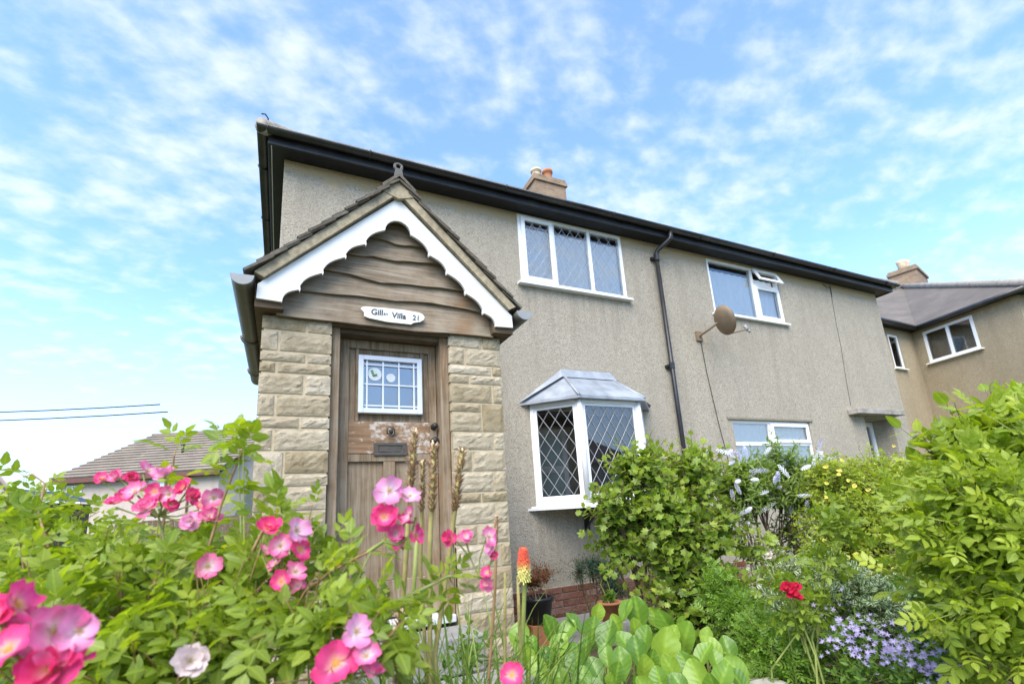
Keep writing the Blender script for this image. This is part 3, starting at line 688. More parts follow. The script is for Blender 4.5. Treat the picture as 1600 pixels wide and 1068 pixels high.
# cables on the wall
q = MB(); q.tube([(6.10, -.02, 3.78), (6.13, -.015, 3.2), (6.21, -.015, 2.4), (6.28, -.015, 1.9), (6.3, -.015, .5)], .005, 5); q.build('dish_cable', 'cable', house)
q = MB(); q.tube([(9.72, -.01, 5.3), (9.75, -.06, 5.2), (9.85, -.06, 5.22), (9.95, -.012, 5.3), (9.93, -.012, 5.05)], .008, 5); q.tube([(9.93, -.006, 5.05), (9.88, -.005, 4.5), (9.86, -.005, 4.0), (9.79, -.005, 3.4), (9.74, -.005, 2.82)], .003, 5); q.build('wall_cable', 'cable', house)

# satellite dish
dish = empty('satellite_dish', (6.08, 0, 3.80), 'rusty oval satellite dish on a bracket beside the vented window', 'satellite dish')
q = MB(); q.box((6.02, -.03, 3.74), (6.14, -.001, 3.90)); q.tube([(6.08, -.02, 3.82), (6.10, -.2, 3.86), (6.16, -.34, 3.93)], .02, 8); q.build('wall_bracket', 'rust', dish)
T = Matrix.Translation((6.24, -.40, 3.96)) @ Vector((-.62, -.70, .34)).normalized().to_track_quat('Z', 'Y').to_matrix().to_4x4()
T = Matrix.Translation((6.24, -.36, 3.96)) @ Vector((.90, -.26, .30)).normalized().to_track_quat('Z', 'Y').to_matrix().to_4x4()
q = MB(T); R_ = .24
prof = [(0.001, 0), (R_*.35, .006), (R_*.7, .028), (R_*.93, .052), (R_, .062), (R_, .052), (R_*.7, .016), (R_*.35, -.008), (.001, -.012)]
q.lathe(prof, (0, 0, 0), 28); q.build('dish', 'rust', dish, True)
arm0 = T @ Vector((0, -R_*.95, .04)); arm1 = T @ Vector((0, -R_*1.05, .36))
q = MB(); q.tube([arm0, arm1], .012, 6); q.build('feed_arm', 'rust', dish)
q = MB(); q.tube([arm1+Vector((0, 0, -.02)), arm1+Vector((-.02, .03, .07))], .028, 8); q.tube([arm1, arm1+Vector((.015, -.02, -.06))], .02, 8); q.build('receiver_head', 'capgrey', dish, True)

# ------------------------------------------------------------------ porch
YP = -2.105
porch = empty('entrance_porch', (.8, -1.05, 0), 'small gabled stone entrance porch with a scalloped white bargeboard', 'porch')
def rough_stone(x0, x1, z0, z1, parent, y=YP, prot=.014):
    nx = max(4, min(9, int((x1-x0)/.035)+2)); nz = max(4, min(6, int((z1-z0)/.028)+2)); r = rnd
    V = []; idx = {}
    for j in range(nz+1):
        for i in range(nx+1):
            u, v = i/nx, j/nz; edge = i in (0, nx) or j in (0, nz)
            dpt = .003 if edge else prot*r.uniform(.55, 1.)
            if not edge and v < .35: dpt *= .75
            V.append((x0+(x1-x0)*u+(0 if i in (0, nx) else r.uniform(-.008, .008)), y-dpt, z0+(z1-z0)*v+(0 if j in (0, nz) else r.uniform(-.006, .006))))
    k_ = nx+1; F = [(j*k_+i, j*k_+i+1, (j+1)*k_+i+1, (j+1)*k_+i) for j in range(nz) for i in range(nx)]
    n0 = len(V); ring = [i for i in range(nx+1)]+[j*k_+nx for j in range(1, nz+1)]+[nz*k_+i for i in range(nx-1, -1, -1)]+[j*k_ for j in range(nz-1, 0, -1)]
    for q_ in ring: V.append((V[q_][0], y+.03, V[q_][2]))
    n = len(ring); F += [(ring[i], n0+i, n0+(i+1) % n, ring[(i+1) % n]) for i in range(n)]
    mb = MB(); mb.add(V, F); return mb.build('stone', 'stone', parent)
def pillar(x0, x1, rows, xl=None):
    q = MB(); q.box((x0+.006, YP+.002, .05), (x1-.006, YP+.42, 2.575)); po = q.build('pillar', 'mortar', porch)
    g_ = .009
    for z1_, z0_, splits in rows:
        xs_ = [x0]+list(splits)+[x1]
        for a_, b_ in zip(xs_, xs_[1:]):
            if isinstance(a_, tuple): continue
            rough_stone(a_+(g_ if a_ != x0 else -.004), b_-(g_ if b_ != x1 else -.002), z0_+g_*.8, z1_-g_*.8, po)
    return po
zl = [2.578, 2.480, 2.343, 2.273, 2.201, 2.066, 1.928, 1.853, 1.716]
sl = [(.24,), (.083,), (.244,), (.076,), (.237,), (.081,), (.222,), (.078,)]
rowsL = [(a, b, s) for a, b, s in zip(zl, zl[1:], sl)]
pL = pillar(-.012, .392, rowsL)
rough_stone(-.014, .135, 1.509, 1.709, pL); rough_stone(.150, .392, 1.585, 1.709, pL); rough_stone(.150, .392, 1.509, 1.570, pL)
z = 1.502; alt = [(.073,), (.25,), (.10,), (.28,), (.12,), (.22,), (.09,), (.2,), (.1,)]; hs_ = [.143, .14, .075, .14, .15, .14, .13, .17, .17]
for h_, s_ in zip(hs_, alt):
    xs_ = [-.012]+list(s_)+[.392]
    for a_, b_ in zip(xs_, xs_[1:]): rough_stone(a_+.006, b_-.006, z-h_+.008, z-.008, pL)
    z -= h_
pR = pillar(1.200, 1.603, [(2.578, 2.478, (1.456,)), (2.478, 2.345, (1.317,)), (2.345, 2.271, (1.523,)), (2.271, 2.201, (1.347,)), (2.201, 2.060, (1.522,))])
rough_stone(1.198, 1.422, 1.998, 2.052, pR); rough_stone(1.198, 1.422, 1.855, 1.984, pR); rough_stone(1.436, 1.604, 1.855, 2.052, pR)
z = 1.847
for h_, s_ in zip([.130, .150, .143, .072, .142, .132, .158, .142, .13, .168, .16], [(1.512,), (1.344,), (1.499,), (1.40,), (1.5,), (1.36,), (1.52,), (1.38,), (1.51,), (1.42,), (1.34,)]):
    xs_ = [1.200]+list(s_)+[1.603]
    for a_, b_ in zip(xs_, xs_[1:]): rough_stone(a_+.006, b_-.006, z-h_+.008, z-.008, pR)
    z -= h_
q = MB(); q.box((-.006, YP+.425, .03), (.22, -.004, 2.57)); q.box((1.40, YP+.425, .03), (1.597, -.004, 2.57)); q.build('side_wall', 'mortar', porch)
# waney-edged planks of the gable
def wavy(x0, x1, z, amp, seed, n=12):
    r = random.Random(seed); ph = [r.uniform(0, 6) for _ in range(3)]
    return [(x0+(x1-x0)*i/n, z+amp*(math.sin(ph[0]+i*.55)+.5*math.sin(ph[1]+i*1.1)+.3*math.sin(ph[2]+i*2.1))) for i in range(n+1)]
edges = [(2.562, .08, 1.52, .006, 3), (2.765, .05, 1.56, .015, 5), (2.912, .2, 1.42, .015, 8), (3.085, .36, 1.26, .016, 11), (3.222, .5, 1.12, .011, 14), (3.42, .7, .92, .002, 2)]
for i in range(5):
    z, xa, xb, am, sd_ = edges[i]; z2 = edges[i+1][0]+.03
    lo = wavy(xa-.02, xb+.02, z, am, sd_); inset = (z2-z)*.95
    hi = [(xb-.0, z2), (xa+.0, z2)] if i == 0 else [(xb-inset*.55, z2), (xa+inset*.55, z2)]
    yy = -2.118-.006*0; q = MB(); n = len(lo)
    # overlapping boards: bottom edge proud of the board below
    poly = lo+hi; m_ = len(poly)
    def py(z_): t_ = (z_-z)/(z2-z); return -2.150+.030*max(0, min(1, t_))
    vs4 = [(x, py(zz_), zz_) for x, zz_ in poly]+[(x, py(zz_)+.026, zz_) for x, zz_ in poly]
    q.add(vs4, [tuple(range(m_)), tuple(range(2*m_-1, m_-1, -1))]+[(j, j+m_, (j+1) % m_+m_, (j+1) % m_) for j in range(m_)])
    q.build('gable_plank', 'plank', porch)
q = MB(); q.prism([(.02, 2.56), (1.60, 2.56), (.81, 3.45)], -2.100, -2.06); q.build('gable_backing', 'darkwood', porch)
# bargeboards with scalloped lower edge
XA = .808; YB = -2.22
def scallops(side):
    xi = [.091, .181, .313, .452, .581, .717]; zi = [2.622, 2.718, 2.854, 2.993, 3.115, 3.252]
    pts = [(-.051, 2.628), (.091, 2.622)]
    for k_ in range(5):
        a_ = Vector((xi[k_], zi[k_])); b_ = Vector((xi[k_+1], zi[k_+1])); d_ = b_-a_; n_ = Vector((-d_.y, d_.x)).normalized()
        for j in range(1, 9):
            t_ = j/8; bulge = math.sin(math.pi*t_**.85)*.027
            if j == 8: bulge = 0
            p_ = a_+d_*t_+n_*bulge; pts.append((p_.x, p_.y))
        if k_ < 4: pts.append((xi[k_+1]+.006, zi[k_+1]-.012)); pts.append((xi[k_+1]+.011, zi[k_+1]+.003))
    for j in range(1, 6):
        a_ = math.pi/2*j/5; pts.append((.717+.091*(1-math.cos(a_)), 3.252+.092*math.sin(a_)))
    pts += [(XA, 3.528), (-.048, 2.722)]
    if side < 0: return pts
    return [(2*XA-x, z_) for x, z_ in pts][::-1]
def tri_prism(poly, y0_, y1_):
    import mathutils.geometry as mg
    tess = mg.tessellate_polygon([[Vector((x, 0, z_)) for x, z_ in poly]]); n = len(poly)
    mb = MB(); mb.add([(x, y0_, z_) for x, z_ in poly]+[(x, y1_, z_) for x, z_ in poly], [tuple(t_) for t_ in tess]+[tuple(i+n for i in t_[::-1]) for t_ in tess]+[(i, i+n, (i+1) % n+n, (i+1) % n) for i in range(n)])
    return mb
for s_ in (-1, 1):
    tri_prism(scallops(s_), YB-.011, YB+.011).build('bargeboard', 'white', porch)
# verge mortar, tiles, roof slopes
u = Vector((.911, 0, .880)); sl_len = 1.27; ud = u.normalized(); nd = Vector((-ud.z, 0, ud.x))
lowL = Vector((-.098, 0, 2.772))
def slope_pt(side, s_, n_, y):
    p_ = lowL+ud*s_+nd*n_
    x = p_.x if side < 0 else 2*XA-p_.x
    return (x, y, p_.z)
roofp = MB()
for s_ in (-1, 1):
    vv = [slope_pt(s_, a_, n_, y) for y in (-2.235, -.005) for a_, n_ in ((.02, -.028), (sl_len-.008, -.028), (sl_len-.008, -.012), (.02, -.012))]
    roofp.add(vv, [(0, 1, 2, 3), (7, 6, 5, 4), (0, 4, 5, 1), (1, 5, 6, 2), (2, 6, 7, 3), (3, 7, 4, 0)])
pro = roofp.build('porch_roof', 'slate', porch)
q = MB()
for s_ in (-1, 1):
    vv = [slope_pt(s_, a_, n_, y) for y in (-2.262, -2.19) for a_, n_ in ((.050, -.068), (sl_len+.035, -.068), (sl_len+.03, -.010), (.03, -.010))]
    q.add(vv, [(0, 1, 2, 3), (7, 6, 5, 4), (0, 4, 5, 1), (1, 5, 6, 2), (2, 6, 7, 3), (3, 7, 4, 0)])
q.prism([(XA-.12, 3.54), (XA, 3.50), (XA+.12, 3.54), (XA, 3.675)], -2.268, -2.2); q.build('verge_mortar', 'vergemortar', pro)
NT = 13; tl = sl_len/NT
for s_ in (-1, 1):
    rest = MB()
    for i in range(NT):
        y = -2.285+rnd.uniform(-.012, .012); first = True; a0 = i*tl-.012+rnd.uniform(-.006, .006)
        while y < -.02:
            w_ = rnd.uniform(.19, .27) if not first else .3; y2 = min(y+w_, -.012)
            tk = .017+rnd.uniform(-.002, .003); mb = MB() if first else rest
            vv = [slope_pt(s_, a_, n_, yy) for yy in (y, y2-.004) for a_, n_ in ((a0, .012), (min(a0+tl*2.0, sl_len-.012), -.010), (min(a0+tl*2.0, sl_len-.012), -.010+tk), (a0, .012+tk))]
            mb.add(vv, [(0, 1, 2, 3), (7, 6, 5, 4), (0, 4, 5, 1), (1, 5, 6, 2), (2, 6, 7, 3), (3, 7, 4, 0)])
            if first: mb.build('tile', 'slate', pro)
            first = False; y = y2
    tag(rest.build('tile_courses', 'slate', pro), kind='stuff')
q = MB()
for i in range(5):
    ya = -2.29+i*.46
    q.add([(XA-.12, ya, 3.585), (XA, ya, 3.70), (XA+.12, ya, 3.585), (XA-.12, ya+.45, 3.585), (XA, ya+.45, 3.70), (XA+.12, ya+.45, 3.585), (XA-.12, ya, 3.56), (XA, ya, 3.672), (XA+.12, ya, 3.56)], [(0, 1, 4, 3), (1, 2, 5, 4), (0, 6, 7, 1), (1, 7, 8, 2)])
q.build('ridge_tile', 'slate', pro)
q = MB(); q.prism([(XA-.035, 3.66), (XA+.035, 3.66), (XA+.022, 3.75), (XA-.022, 3.75)], -2.27, -2.23)
ringp = [(XA+.026*math.cos(a_), -2.25, 3.775+.026*math.sin(a_)) for a_ in [2*math.pi*j/14 for j in range(15)]]
q.tube(ringp, .011, 6); q.build('finial', 'greyplastic', pro)
# boxed eaves and gutters of the porch
for s_ in (-1, 1):
    f = (lambda x: x) if s_ < 0 else (lambda x: 2*XA-x)
    q = MB(); q.box((f(-.06), -2.205, 2.585), (f(.10), -.004, 2.70)); q.build('eaves_box', 'darkwood', porch)
    gxp = f(-.128); r_ = .062
    gm = half_gutter([(gxp, -2.28, 2.74), (gxp, -.01, 2.725)], r_, False, 10, [(-s_*-1., 0, 0)]*2)
    go = gm.build('porch_gutter', 'greyplastic', porch, True)
    q = MB(); pts_ = [(gxp+math.cos(math.pi*j/12)*(r_+.002), 2.742-math.sin(math.pi*j/12)*(r_+.002)) for j in range(13)]
    q.prism(pts_, -2.294, -2.278); q.build('end_cap', 'capgrey' if s_ > 0 else 'capgrey', go)
    for yb in (-1.25, -.35):
        arc = [(gxp+math.cos(math.pi*j/10)*(r_+.005), yb, 2.73-math.sin(math.pi*j/10)*(r_+.005)) for j in range(11)]
        q = MB(); q.tube(arc, .011, 5); q.build('gutter_bracket', 'greyplastic', go, True)
# door frame and door
fr_ = MB()
fr_.box((.392, -2.07, .66), (.452, -1.90, 2.575)); fr_.box((1.140, -2.07, .66), (1.2, -1.90, 2.575))
fr_.build('door_jamb', 'doorwood', porch, bevel=.006)
q = MB(); q.box((.4525, -2.06, 2.52), (1.1395, -1.90, 2.575)); q.build('door_head', 'darkwood', porch, bevel=.006)
q = MB(); q.box((.395, -2.112, 2.552), (1.205, -2.072, 2.60)); q.build('lintel_board', 'darkwood', porch)
YD = -1.965
door = MB(); lx0, lx1, lz0, lz1 = .456, 1.136, .675, 2.517
door.box((lx0, YD, lz0), (.525, YD+.045, lz1)); door.box((1.082, YD, lz0), (lx1, YD+.045, lz1)); 
dco = door.build('front_door', 'doorwood', porch, bevel=.004)
tag(dco, 'weathered brown wooden front door with a small leaded window')
def dpart(name, boxes, mat, bev=.004):
    q = MB()
    for a_, b_ in boxes: q.box(a_, b_)
    return q.build(name, mat, dco, bevel=bev)
dpart('top_rail', [((.525, YD+.001, 2.455), (1.082, YD+.044, lz1))], 'doorwood')
dpart('mid_rail', [((.525, YD-.002, 1.715), (1.082, YD+.044, 1.935))], 'railwood')
dpart('lock_rail', [((.525, YD+.001, 1.662), (1.082, YD+.044, 1.714))], 'doorwood')
dpart('muntin', [((.568, YD+.003, 1.936), (.590, YD+.04, 2.454))], 'doorwood'); dpart('muntin', [((1.022, YD+.003, 1.936), (1.044, YD+.04, 2.454))], 'doorwood')
dpart('muntin', [((.757, YD+.002, .90), (.836, YD+.04, 1.661))], 'doorwood')
dpart('bottom_rail', [((.525, YD+.001, lz0), (1.082, YD+.044, .899))], 'doorwood')
for a_, b_ in ((.526, .567), (1.045, 1.081)): dpart('panel', [((a_, YD+.022, 1.936), (b_, YD+.034, 2.454))], 'doorwood', 0)
dpart('panel', [((.591, YD+.020, 2.40), (1.021, YD+.034, 2.454))], 'doorwood', 0); dpart('panel', [((.591, YD+.020, 1.936), (1.021, YD+.034, 2.005))], 'doorwood', 0)
for a_, b_ in ((.526, .756), (.837, 1.081)): dpart('panel', [((a_, YD+.022, .90), (b_, YD+.034, 1.661))], 'doorwood', 0)
wx0, wx1, wz0, wz1 = .583, 1.026, 1.990, 2.402; yf = YD-.028; fw = .034
dpart('window_frame', [((wx0, yf, wz0), (wx0+fw, YD+.018, wz1)), ((wx1-fw, yf, wz0), (wx1, YD+.018, wz1)), ((wx0+fw, yf, wz0), (wx1-fw, YD+.018, wz0+fw)), ((wx0+fw, yf, wz1-fw), (wx1-fw, YD+.018, wz1))], 'bluewhite')
q = MB(); q.box((wx0+.03, YD+.0, wz0+.03), (wx1-.03, YD+.004, wz1-.03)); q.build('window_pane', 'glass', dco)
q = MB(); q.box((wx0+.02, YD+.015, wz0+.02), (wx1-.02, YD+.0185, wz1-.02)); q.build('pane_backing', simple('grey_hall', (.17, .18, .185), .9, 0, .1, 2, 0, .1), dco)
for xb in (.640, .750, .861, .968): dpart('glazing_bar', [((xb-.0055, YD-.014, wz0+fw), (xb+.0055, YD-.001, wz1-fw))], 'bluewhite', 0)
for zb in (2.338, 2.196, 2.045): dpart('glazing_bar', [((wx0+fw, YD-.012, zb-.005), (wx1-fw, YD-.0015, zb+.005))], 'bluewhite', 0)
q = MB(); q.lathe([(.047, 0), (.047, .002)], (.695, YD-.004, 2.272), 20, 'y'); q.build('sticker', 'stickerw', dco)
q = MB(); q.tube([(.672, YD-.0052, 2.300), (.686, YD-.0052, 2.262), (.708, YD-.0052, 2.270)], .009, 6); q.build('sticker_mark', 'stickerg', dco)
q = MB(); q.lathe([(.032, 0), (.032, .002)], (.806, YD-.004, 2.252), 18, 'y'); q.build('sticker', 'stickerw', dco)
dpart('letter_plate', [((.690, YD-.012, 1.702), (.914, YD-.002, 1.722)), ((.690, YD-.012, 1.770), (.914, YD-.002, 1.790)), ((.690, YD-.012, 1.722), (.722, YD-.002, 1.770)), ((.882, YD-.012, 1.722), (.914, YD-.002, 1.770)), ((.726, YD-.008, 1.726), (.878, YD-.003, 1.766))], 'bronze', .002)
q = MB(); q.lathe([(.028, 0), (.030, -.012), (.020, -.024), (.008, -.030)], (.802, YD-.003, 1.872), 14, 'y'); q.tube([(.802-.018, YD-.03, 1.872), (.802-.016, YD-.034, 1.845), (.802, YD-.036, 1.832), (.802+.016, YD-.034, 1.845), (.802+.018, YD-.03, 1.872)], .006, 6); q.build('knocker', 'bronze', dco, True)
for z_, r_ in ((1.905, .022), (1.80, .026)):
    q = MB(); q.lathe([(r_, 0), (r_, -.006), (r_*.45, -.012), (r_*.45, -.028), (r_*.95, -.036), (r_, -.05), (r_*.6, -.062), (.001, -.064)], (1.108, YD-.001, z_), 14, 'y'); q.build('door_knob', 'iron', dco, True)
# steps
q = MB(); q.box((.40, -2.10, .615), (1.195, -1.90, .662)); q.build('threshold', 'whitestone', porch, bevel=.006)
q = MB(); q.box((.36, -2.42, .40), (1.26, -2.11, .60)); q.build('door_step', 'slab', porch, bevel=.012)
q = MB(); q.box((.20, -2.80, .10), (1.66, -2.425, .40)); q.build('door_step', 'slab', porch, bevel=.012)

# name board
sg = [(.566, 2.664), (.590, 2.640), (.588, 2.615), (.62, 2.604), (.74, 2.590), (.905, 2.590), (.925, 2.604), (.97, 2.616), (.995, 2.634), (1.004, 2.656), (.99, 2.676), (.963, 2.686), (.86, 2.692), (.72, 2.690), (.60, 2.684), (.575, 2.676)]
q = tri_prism(sg, -2.172, -2.158); sgo = q.build('name_board', 'white')
tag(sgo, 'white name board with black lettering on the lowest gable plank', 'sign')
def text(s_, x, z_, size, y, parent, shear=0., off=.0):
    cu = bpy.data.curves.new('lettering', 'FONT'); cu.body = s_; cu.size = size; cu.shear = shear; cu.offset = off; cu.extrude = .0008
    ob = bpy.data.objects.new('lettering_curve', cu); col.objects.link(ob)
    dg = bpy.context.evaluated_depsgraph_get(); me = bpy.data.meshes.new_from_object(ob.evaluated_get(dg)); bpy.data.objects.remove(ob)
    me.materials.clear(); me.materials.append(M['ink'])
    o = bpy.data.objects.new('lettering', me); col.objects.link(o); o.rotation_euler = (math.radians(90), 0, 0); o.location = (x, y, z_); put(o, parent)
    return o
text('Gill', .632, 2.632, .058, -2.1732, sgo, .1, .0012); text('an', .715, 2.637, .034, -2.1732, sgo, .2)
text('Villa', .772, 2.624, .058, -2.1732, sgo, .1, .0012); text('21', .915, 2.624, .054, -2.1732, sgo, .05, .0008)

# ------------------------------------------------------------------ neighbours
# house on the right, turned towards us
A = Vector((15.544, 1.25, 0)); B = Vector((15.002, -1.084, 0)); nb = Vector((.974, -.226, 0)); db = Vector((-.226, -.974, 0))
nh = empty('corner_house', (17.5, 2.5, 0), 'brown rendered corner house with a hipped tile roof and brick chimney', 'house')
C_ = B+nb*9; A2 = A-nb*4.2-Vector((0, 0, 0)); A2 = Vector((12.3, A.y-.12, 0)); Dk = A2+Vector((.3, 7.5, 0)); Ek = C_-db*10
ez2 = 5.35
mb = MB()
def wall_seg(mb, a_, b_, holes=(), z1_=ez2):
    T, ln = frame_mat((a_.x, a_.y), (b_.x, b_.y), 0)
    xs_ = sorted({0, ln, *[h[0] for h in holes], *[h[1] for h in holes]}); zs_ = sorted({0, z1_, *[h[2] for h in holes], *[h[3] for h in holes]})
    mb.T = T
    for p_, q_ in zip(xs_, xs_[1:]):
        for r_, s_ in zip(zs_, zs_[1:]):
            if any(h[0] < (p_+q_)/2 < h[1] and h[2] < (r_+s_)/2 < h[3] for h in holes): continue
            mb.add([(p_, 0, r_), (q_, 0, r_), (q_, 0, s_), (p_, 0, s_)], [(0, 1, 2, 3)])
    for h in holes:
        a2, b2, c2, d2 = h
        mb.add([(a2, 0, c2), (a2, .3, c2), (a2, .3, d2), (a2, 0, d2), (b2, 0, c2), (b2, .3, c2), (b2, .3, d2), (b2, 0, d2)], [(0, 1, 2, 3), (7, 6, 5, 4), (0, 4, 5, 1), (3, 2, 6, 7), (1, 5, 6, 2)])
    mb.T = Matrix.Identity(4); return ln
lnAB = (B-A).length
wl = wall_seg(mb, A, B, [(.27, 1.46, 4.40, 5.26)])
lnA2 = (A-A2).length
wall_seg(mb, A2, A, [(lnA2-1.34, lnA2-.86, 4.24, 5.16)])
wall_seg(mb, B, C_); wall_seg(mb, C_, Ek); wall_seg(mb, Ek, Dk); wall_seg(mb, Dk, A2)
mb.build('wall', 'render2', nh, origin=(0, 0, 0))
def along(a_, b_, s_): d_ = (b_-a_).normalized(); p_ = a_+d_*s_; return (p_.x, p_.y)
nw = Vector((-nb.x, -nb.y, 0))*.012
window(nh, (along(A, B, .27)[0]+nw.x, along(A, B, .27)[1]+nw.y), (along(A, B, 1.46)[0]+nw.x, along(A, B, 1.46)[1]+nw.y), 4.40, 5.26, [(.07, .56, .07, .79), (.63, 1.12, .07, .79)], sash=())
window(nh, along(A2, A, lnA2-1.34), along(A2, A, lnA2-.86), 4.24, 5.16, [(.05, .43, .05, .87)])
q = MB(); 
T, _ = frame_mat(along(A, B, .27), along(A, B, 1.46), 4.4)
q.T = T; q.add([(.02, .16, .0), (.6, .14, .0), (.58, .15, .45), (.02, .17, .62), (.62, .15, 0), (1.18, .13, 0), (1.18, .14, .6), (.9, .15, .42), (.64, .16, .1)], [(0, 1, 2, 3), (4, 5, 6, 7, 8)])
tag(q.build('draped_cloth', 'cloth'), 'brown cloth hanging inside the corner house two-light window', 'cloth')
q = MB(T); q.lathe([(.02, 0), (.07, .03), (.075, .08), (.05, .13), (.01, .15)], (.80, .10, .02), 12); tag(q.build('window_ornament', 'clothw', smooth=True), 'small yellow ornament on the corner house window ledge', 'ornament')
# roof pieces
over = .28
def off(p_, n_, d_): return p_+n_*d_
eA = Vector((15.30, 1.02, ez2+.06)); eB = Vector((14.72, -1.42, ez2+.06)); eA2 = Vector((12.1, .9, ez2+.06)); eC = eB+nb*9.6; pk = Vector((20.6, 3.30, 8.45)); pk2 = pk+Vector((5.5, .8, 0))
eE = Ek+Vector((.3, .3, ez2+.06)); eD = Dk+Vector((-.3, .3, ez2+.06)); pl_ = Vector((17.6, 3.9, 7.3)); eA2r = Vector((15.9, 4.6, 7.15))
q = MB(); q.add([tuple(v) for v in (eA, eB, pk, eC, pk2, eE, eD, eA2, eA2r)], [(0, 1, 2, 8), (1, 3, 4, 2), (3, 5, 4), (5, 6, 8, 2, 4), (6, 7, 8)]); nro = q.build('roof', 'roofdark', nh)
q = MB(); q.add([tuple(v) for v in (eA2, eA, eA2r)], [(0, 1, 2)]); q.build('lower_roof', 'roofred', nh)
q = MB(); q.tube([eB+Vector((0, 0, .03)), pk+Vector((0, 0, .04))], .10, 8); q.tube([pk+Vector((0, 0, .04)), pk2+Vector((0, 0, .04))], .10, 8); q.tube([pk+Vector((0, 0, .02)), eA2r+Vector((0, 0, .02))], .09, 8); q.build('ridge_tiles', 'concrete', nro, True)
q = MB()
for a_, b_ in ((eA2, eA), (eA, eB), (eB, eC)):
    q.tube([a_-Vector((0, 0, .03)), b_-Vector((0, 0, .03))], .065, 8)
q.build('gutter', 'gutter', nh, True)
q = MB()
for (a_, b_, c_, d_) in ((eA, eB, B, A), (eA2, eA, A, A2), (eB, eC, C_, B)):
    q.add([(a_.x, a_.y, ez2+.02), (b_.x, b_.y, ez2+.02), (c_.x, c_.y, ez2+.012), (d_.x, d_.y, ez2+.012)], [(0, 1, 2, 3)])
q.build('soffit', 'soffit', nh)
cc_ = Vector((21.3, 3.35, 0)); q = MB(Matrix.Translation(cc_) @ Matrix.Rotation(math.radians(13), 4, 'Z'))
q.box((-.75, -.42, 7.2), (.75, .42, 8.95)); q.box((-.8, -.47, 8.95), (.8, .47, 9.05)); q.box((-.76, -.43, 9.05), (.76, .43, 9.13)); nco = q.build('chimney', 'chimney', nh)
for dx_, h_ in ((-.38, .42), (.05, .52)):
    q = MB(); q.lathe([(.16, 0), (.14, h_*.6), (.16, h_*.8), (.17, h_), (.11, h_), (.1, h_*.5)], (cc_.x+dx_, cc_.y+dx_*.2, 9.12), 14); q.build('chimney_pot', 'potcream', nco, True)

# house on the left, beyond the garden
eR = Vector(at(344, 730, 26)); eL = Vector(at(76, 751, 26)); eR.z = eL.z = (eR.z+eL.z)/2
dl = (eL-eR).normalized(); dn = Vector((-dl.y, dl.x, 0)); dn = dn if dn.y > 0 else -dn
lh = empty('tiled_roof_house', tuple((eR+eL)/2*Vector((1, 1, 0))), 'pale house with a long brown tiled roof beyond the rose bush', 'house')
gw = 3.5; gh_ = 2.75; rR = eR+dn*gw-dl*1.7+Vector((0, 0, gh_)); rL = eL+dn*gw-dl*2.7+Vector((0, 0, gh_)); bR = eR+dn*2*gw; bL = eL+dn*2*gw
iw = .45
wR, wL = eR+dn*iw-Vector((0, 0, .18)), eL+dn*iw-dl*.3-Vector((0, 0, .18)); wbR, wbL = wR+dn*(2*gw-2*iw), wL+dn*(2*gw-2*iw); wR2 = wR+dl*.3
q = MB(); g0 = lambda v: (v.x, v.y, 0.)
gR = rR+dl*.3-Vector((0, 0, .25)); gL = rL-dl*.3-Vector((0, 0, .25))
q.add([g0(wR2), g0(wL), tuple(wL), tuple(wR2), g0(wbR+dl*.3), g0(wbL), tuple(wbL), tuple(wbR+dl*.3), tuple(gR), tuple(gL)], [(0, 1, 2, 3), (4, 0, 3, 8, 7), (5, 4, 7, 6), (1, 5, 6, 9, 2)])
q.build('wall', 'render3', lh, origin=(0, 0, 0))
q = MB(); nC = 15
for i in range(nC):
    s0, s1 = i/nC, (i+1)/nC
    a_, b_ = eR.lerp(rR, s0), eL.lerp(rL, s0); c_, d_ = eL.lerp(rL, s1), eR.lerp(rR, s1); up_ = Vector((0, 0, .075))
    lp = up_*1.0-dn*.045; q.add([tuple(a_), tuple(b_), tuple(a_+lp), tuple(b_+lp), tuple(c_+up_*.25), tuple(d_+up_*.25)], [(0, 1, 3, 2), (2, 3, 4, 5)])
q.add([tuple(rR), tuple(rL), tuple(bL), tuple(bR)], [(0, 1, 2, 3)]); q.add([tuple(eR-Vector((0, 0, .02))), tuple(rR-Vector((0, 0, .02))), tuple(rL-Vector((0, 0, .02))), tuple(eL-Vector((0, 0, .02)))], [(0, 1, 2, 3)])
lro = q.build('roof', 'roofbrown', lh)
q = MB(); q.tube([rR+Vector((0, 0, .03)), rL+Vector((0, 0, .03))], .10, 8); q.build('ridge_tiles', 'roofbrown', lro, True)
q = MB(); q.tube([rR.lerp(eR, .55)+dl*4+Vector((0, 0, -.05)), rR.lerp(eR, .55)+dl*4+Vector((0, 0, .42))], .07, 8); q.tube([rR.lerp(eR, .55)+dl*4+Vector((0, 0, .42)), rR.lerp(eR, .55)+dl*4+Vector((0, 0, .5))], .11, 8); q.build('vent_pipe', 'iron', lro, True)
q = MB(); dw = Vector((0, 0, .26))
for a_, b_ in ((eR, eL),): q.add([tuple(a_-dw), tuple(b_-dw), tuple(b_-Vector((0, 0, .01))), tuple(a_-Vector((0, 0, .01))), tuple(a_-dw+dn*iw), tuple(b_-dw+dn*iw)], [(0, 1, 2, 3), (0, 4, 5, 1)])
q.build('fascia', 'brownfascia', lh)
def on_wall(s_, z_): p_ = wR2+(wL-wR2)*s_; return (p_.x, p_.y)
for s0 in (.34, .86):
    a_ = on_wall(s0+.10, 0); b_ = on_wall(s0, 0); o2 = dn*-.05
    window(lh, (a_[0]+o2.x, a_[1]+o2.y), (b_[0]+o2.x, b_[1]+o2.y), wR.z-1.45, wR.z-.18, [(.06, .32, .06, 1.2), (.38, .64, .06, 1.2)], sill=True)
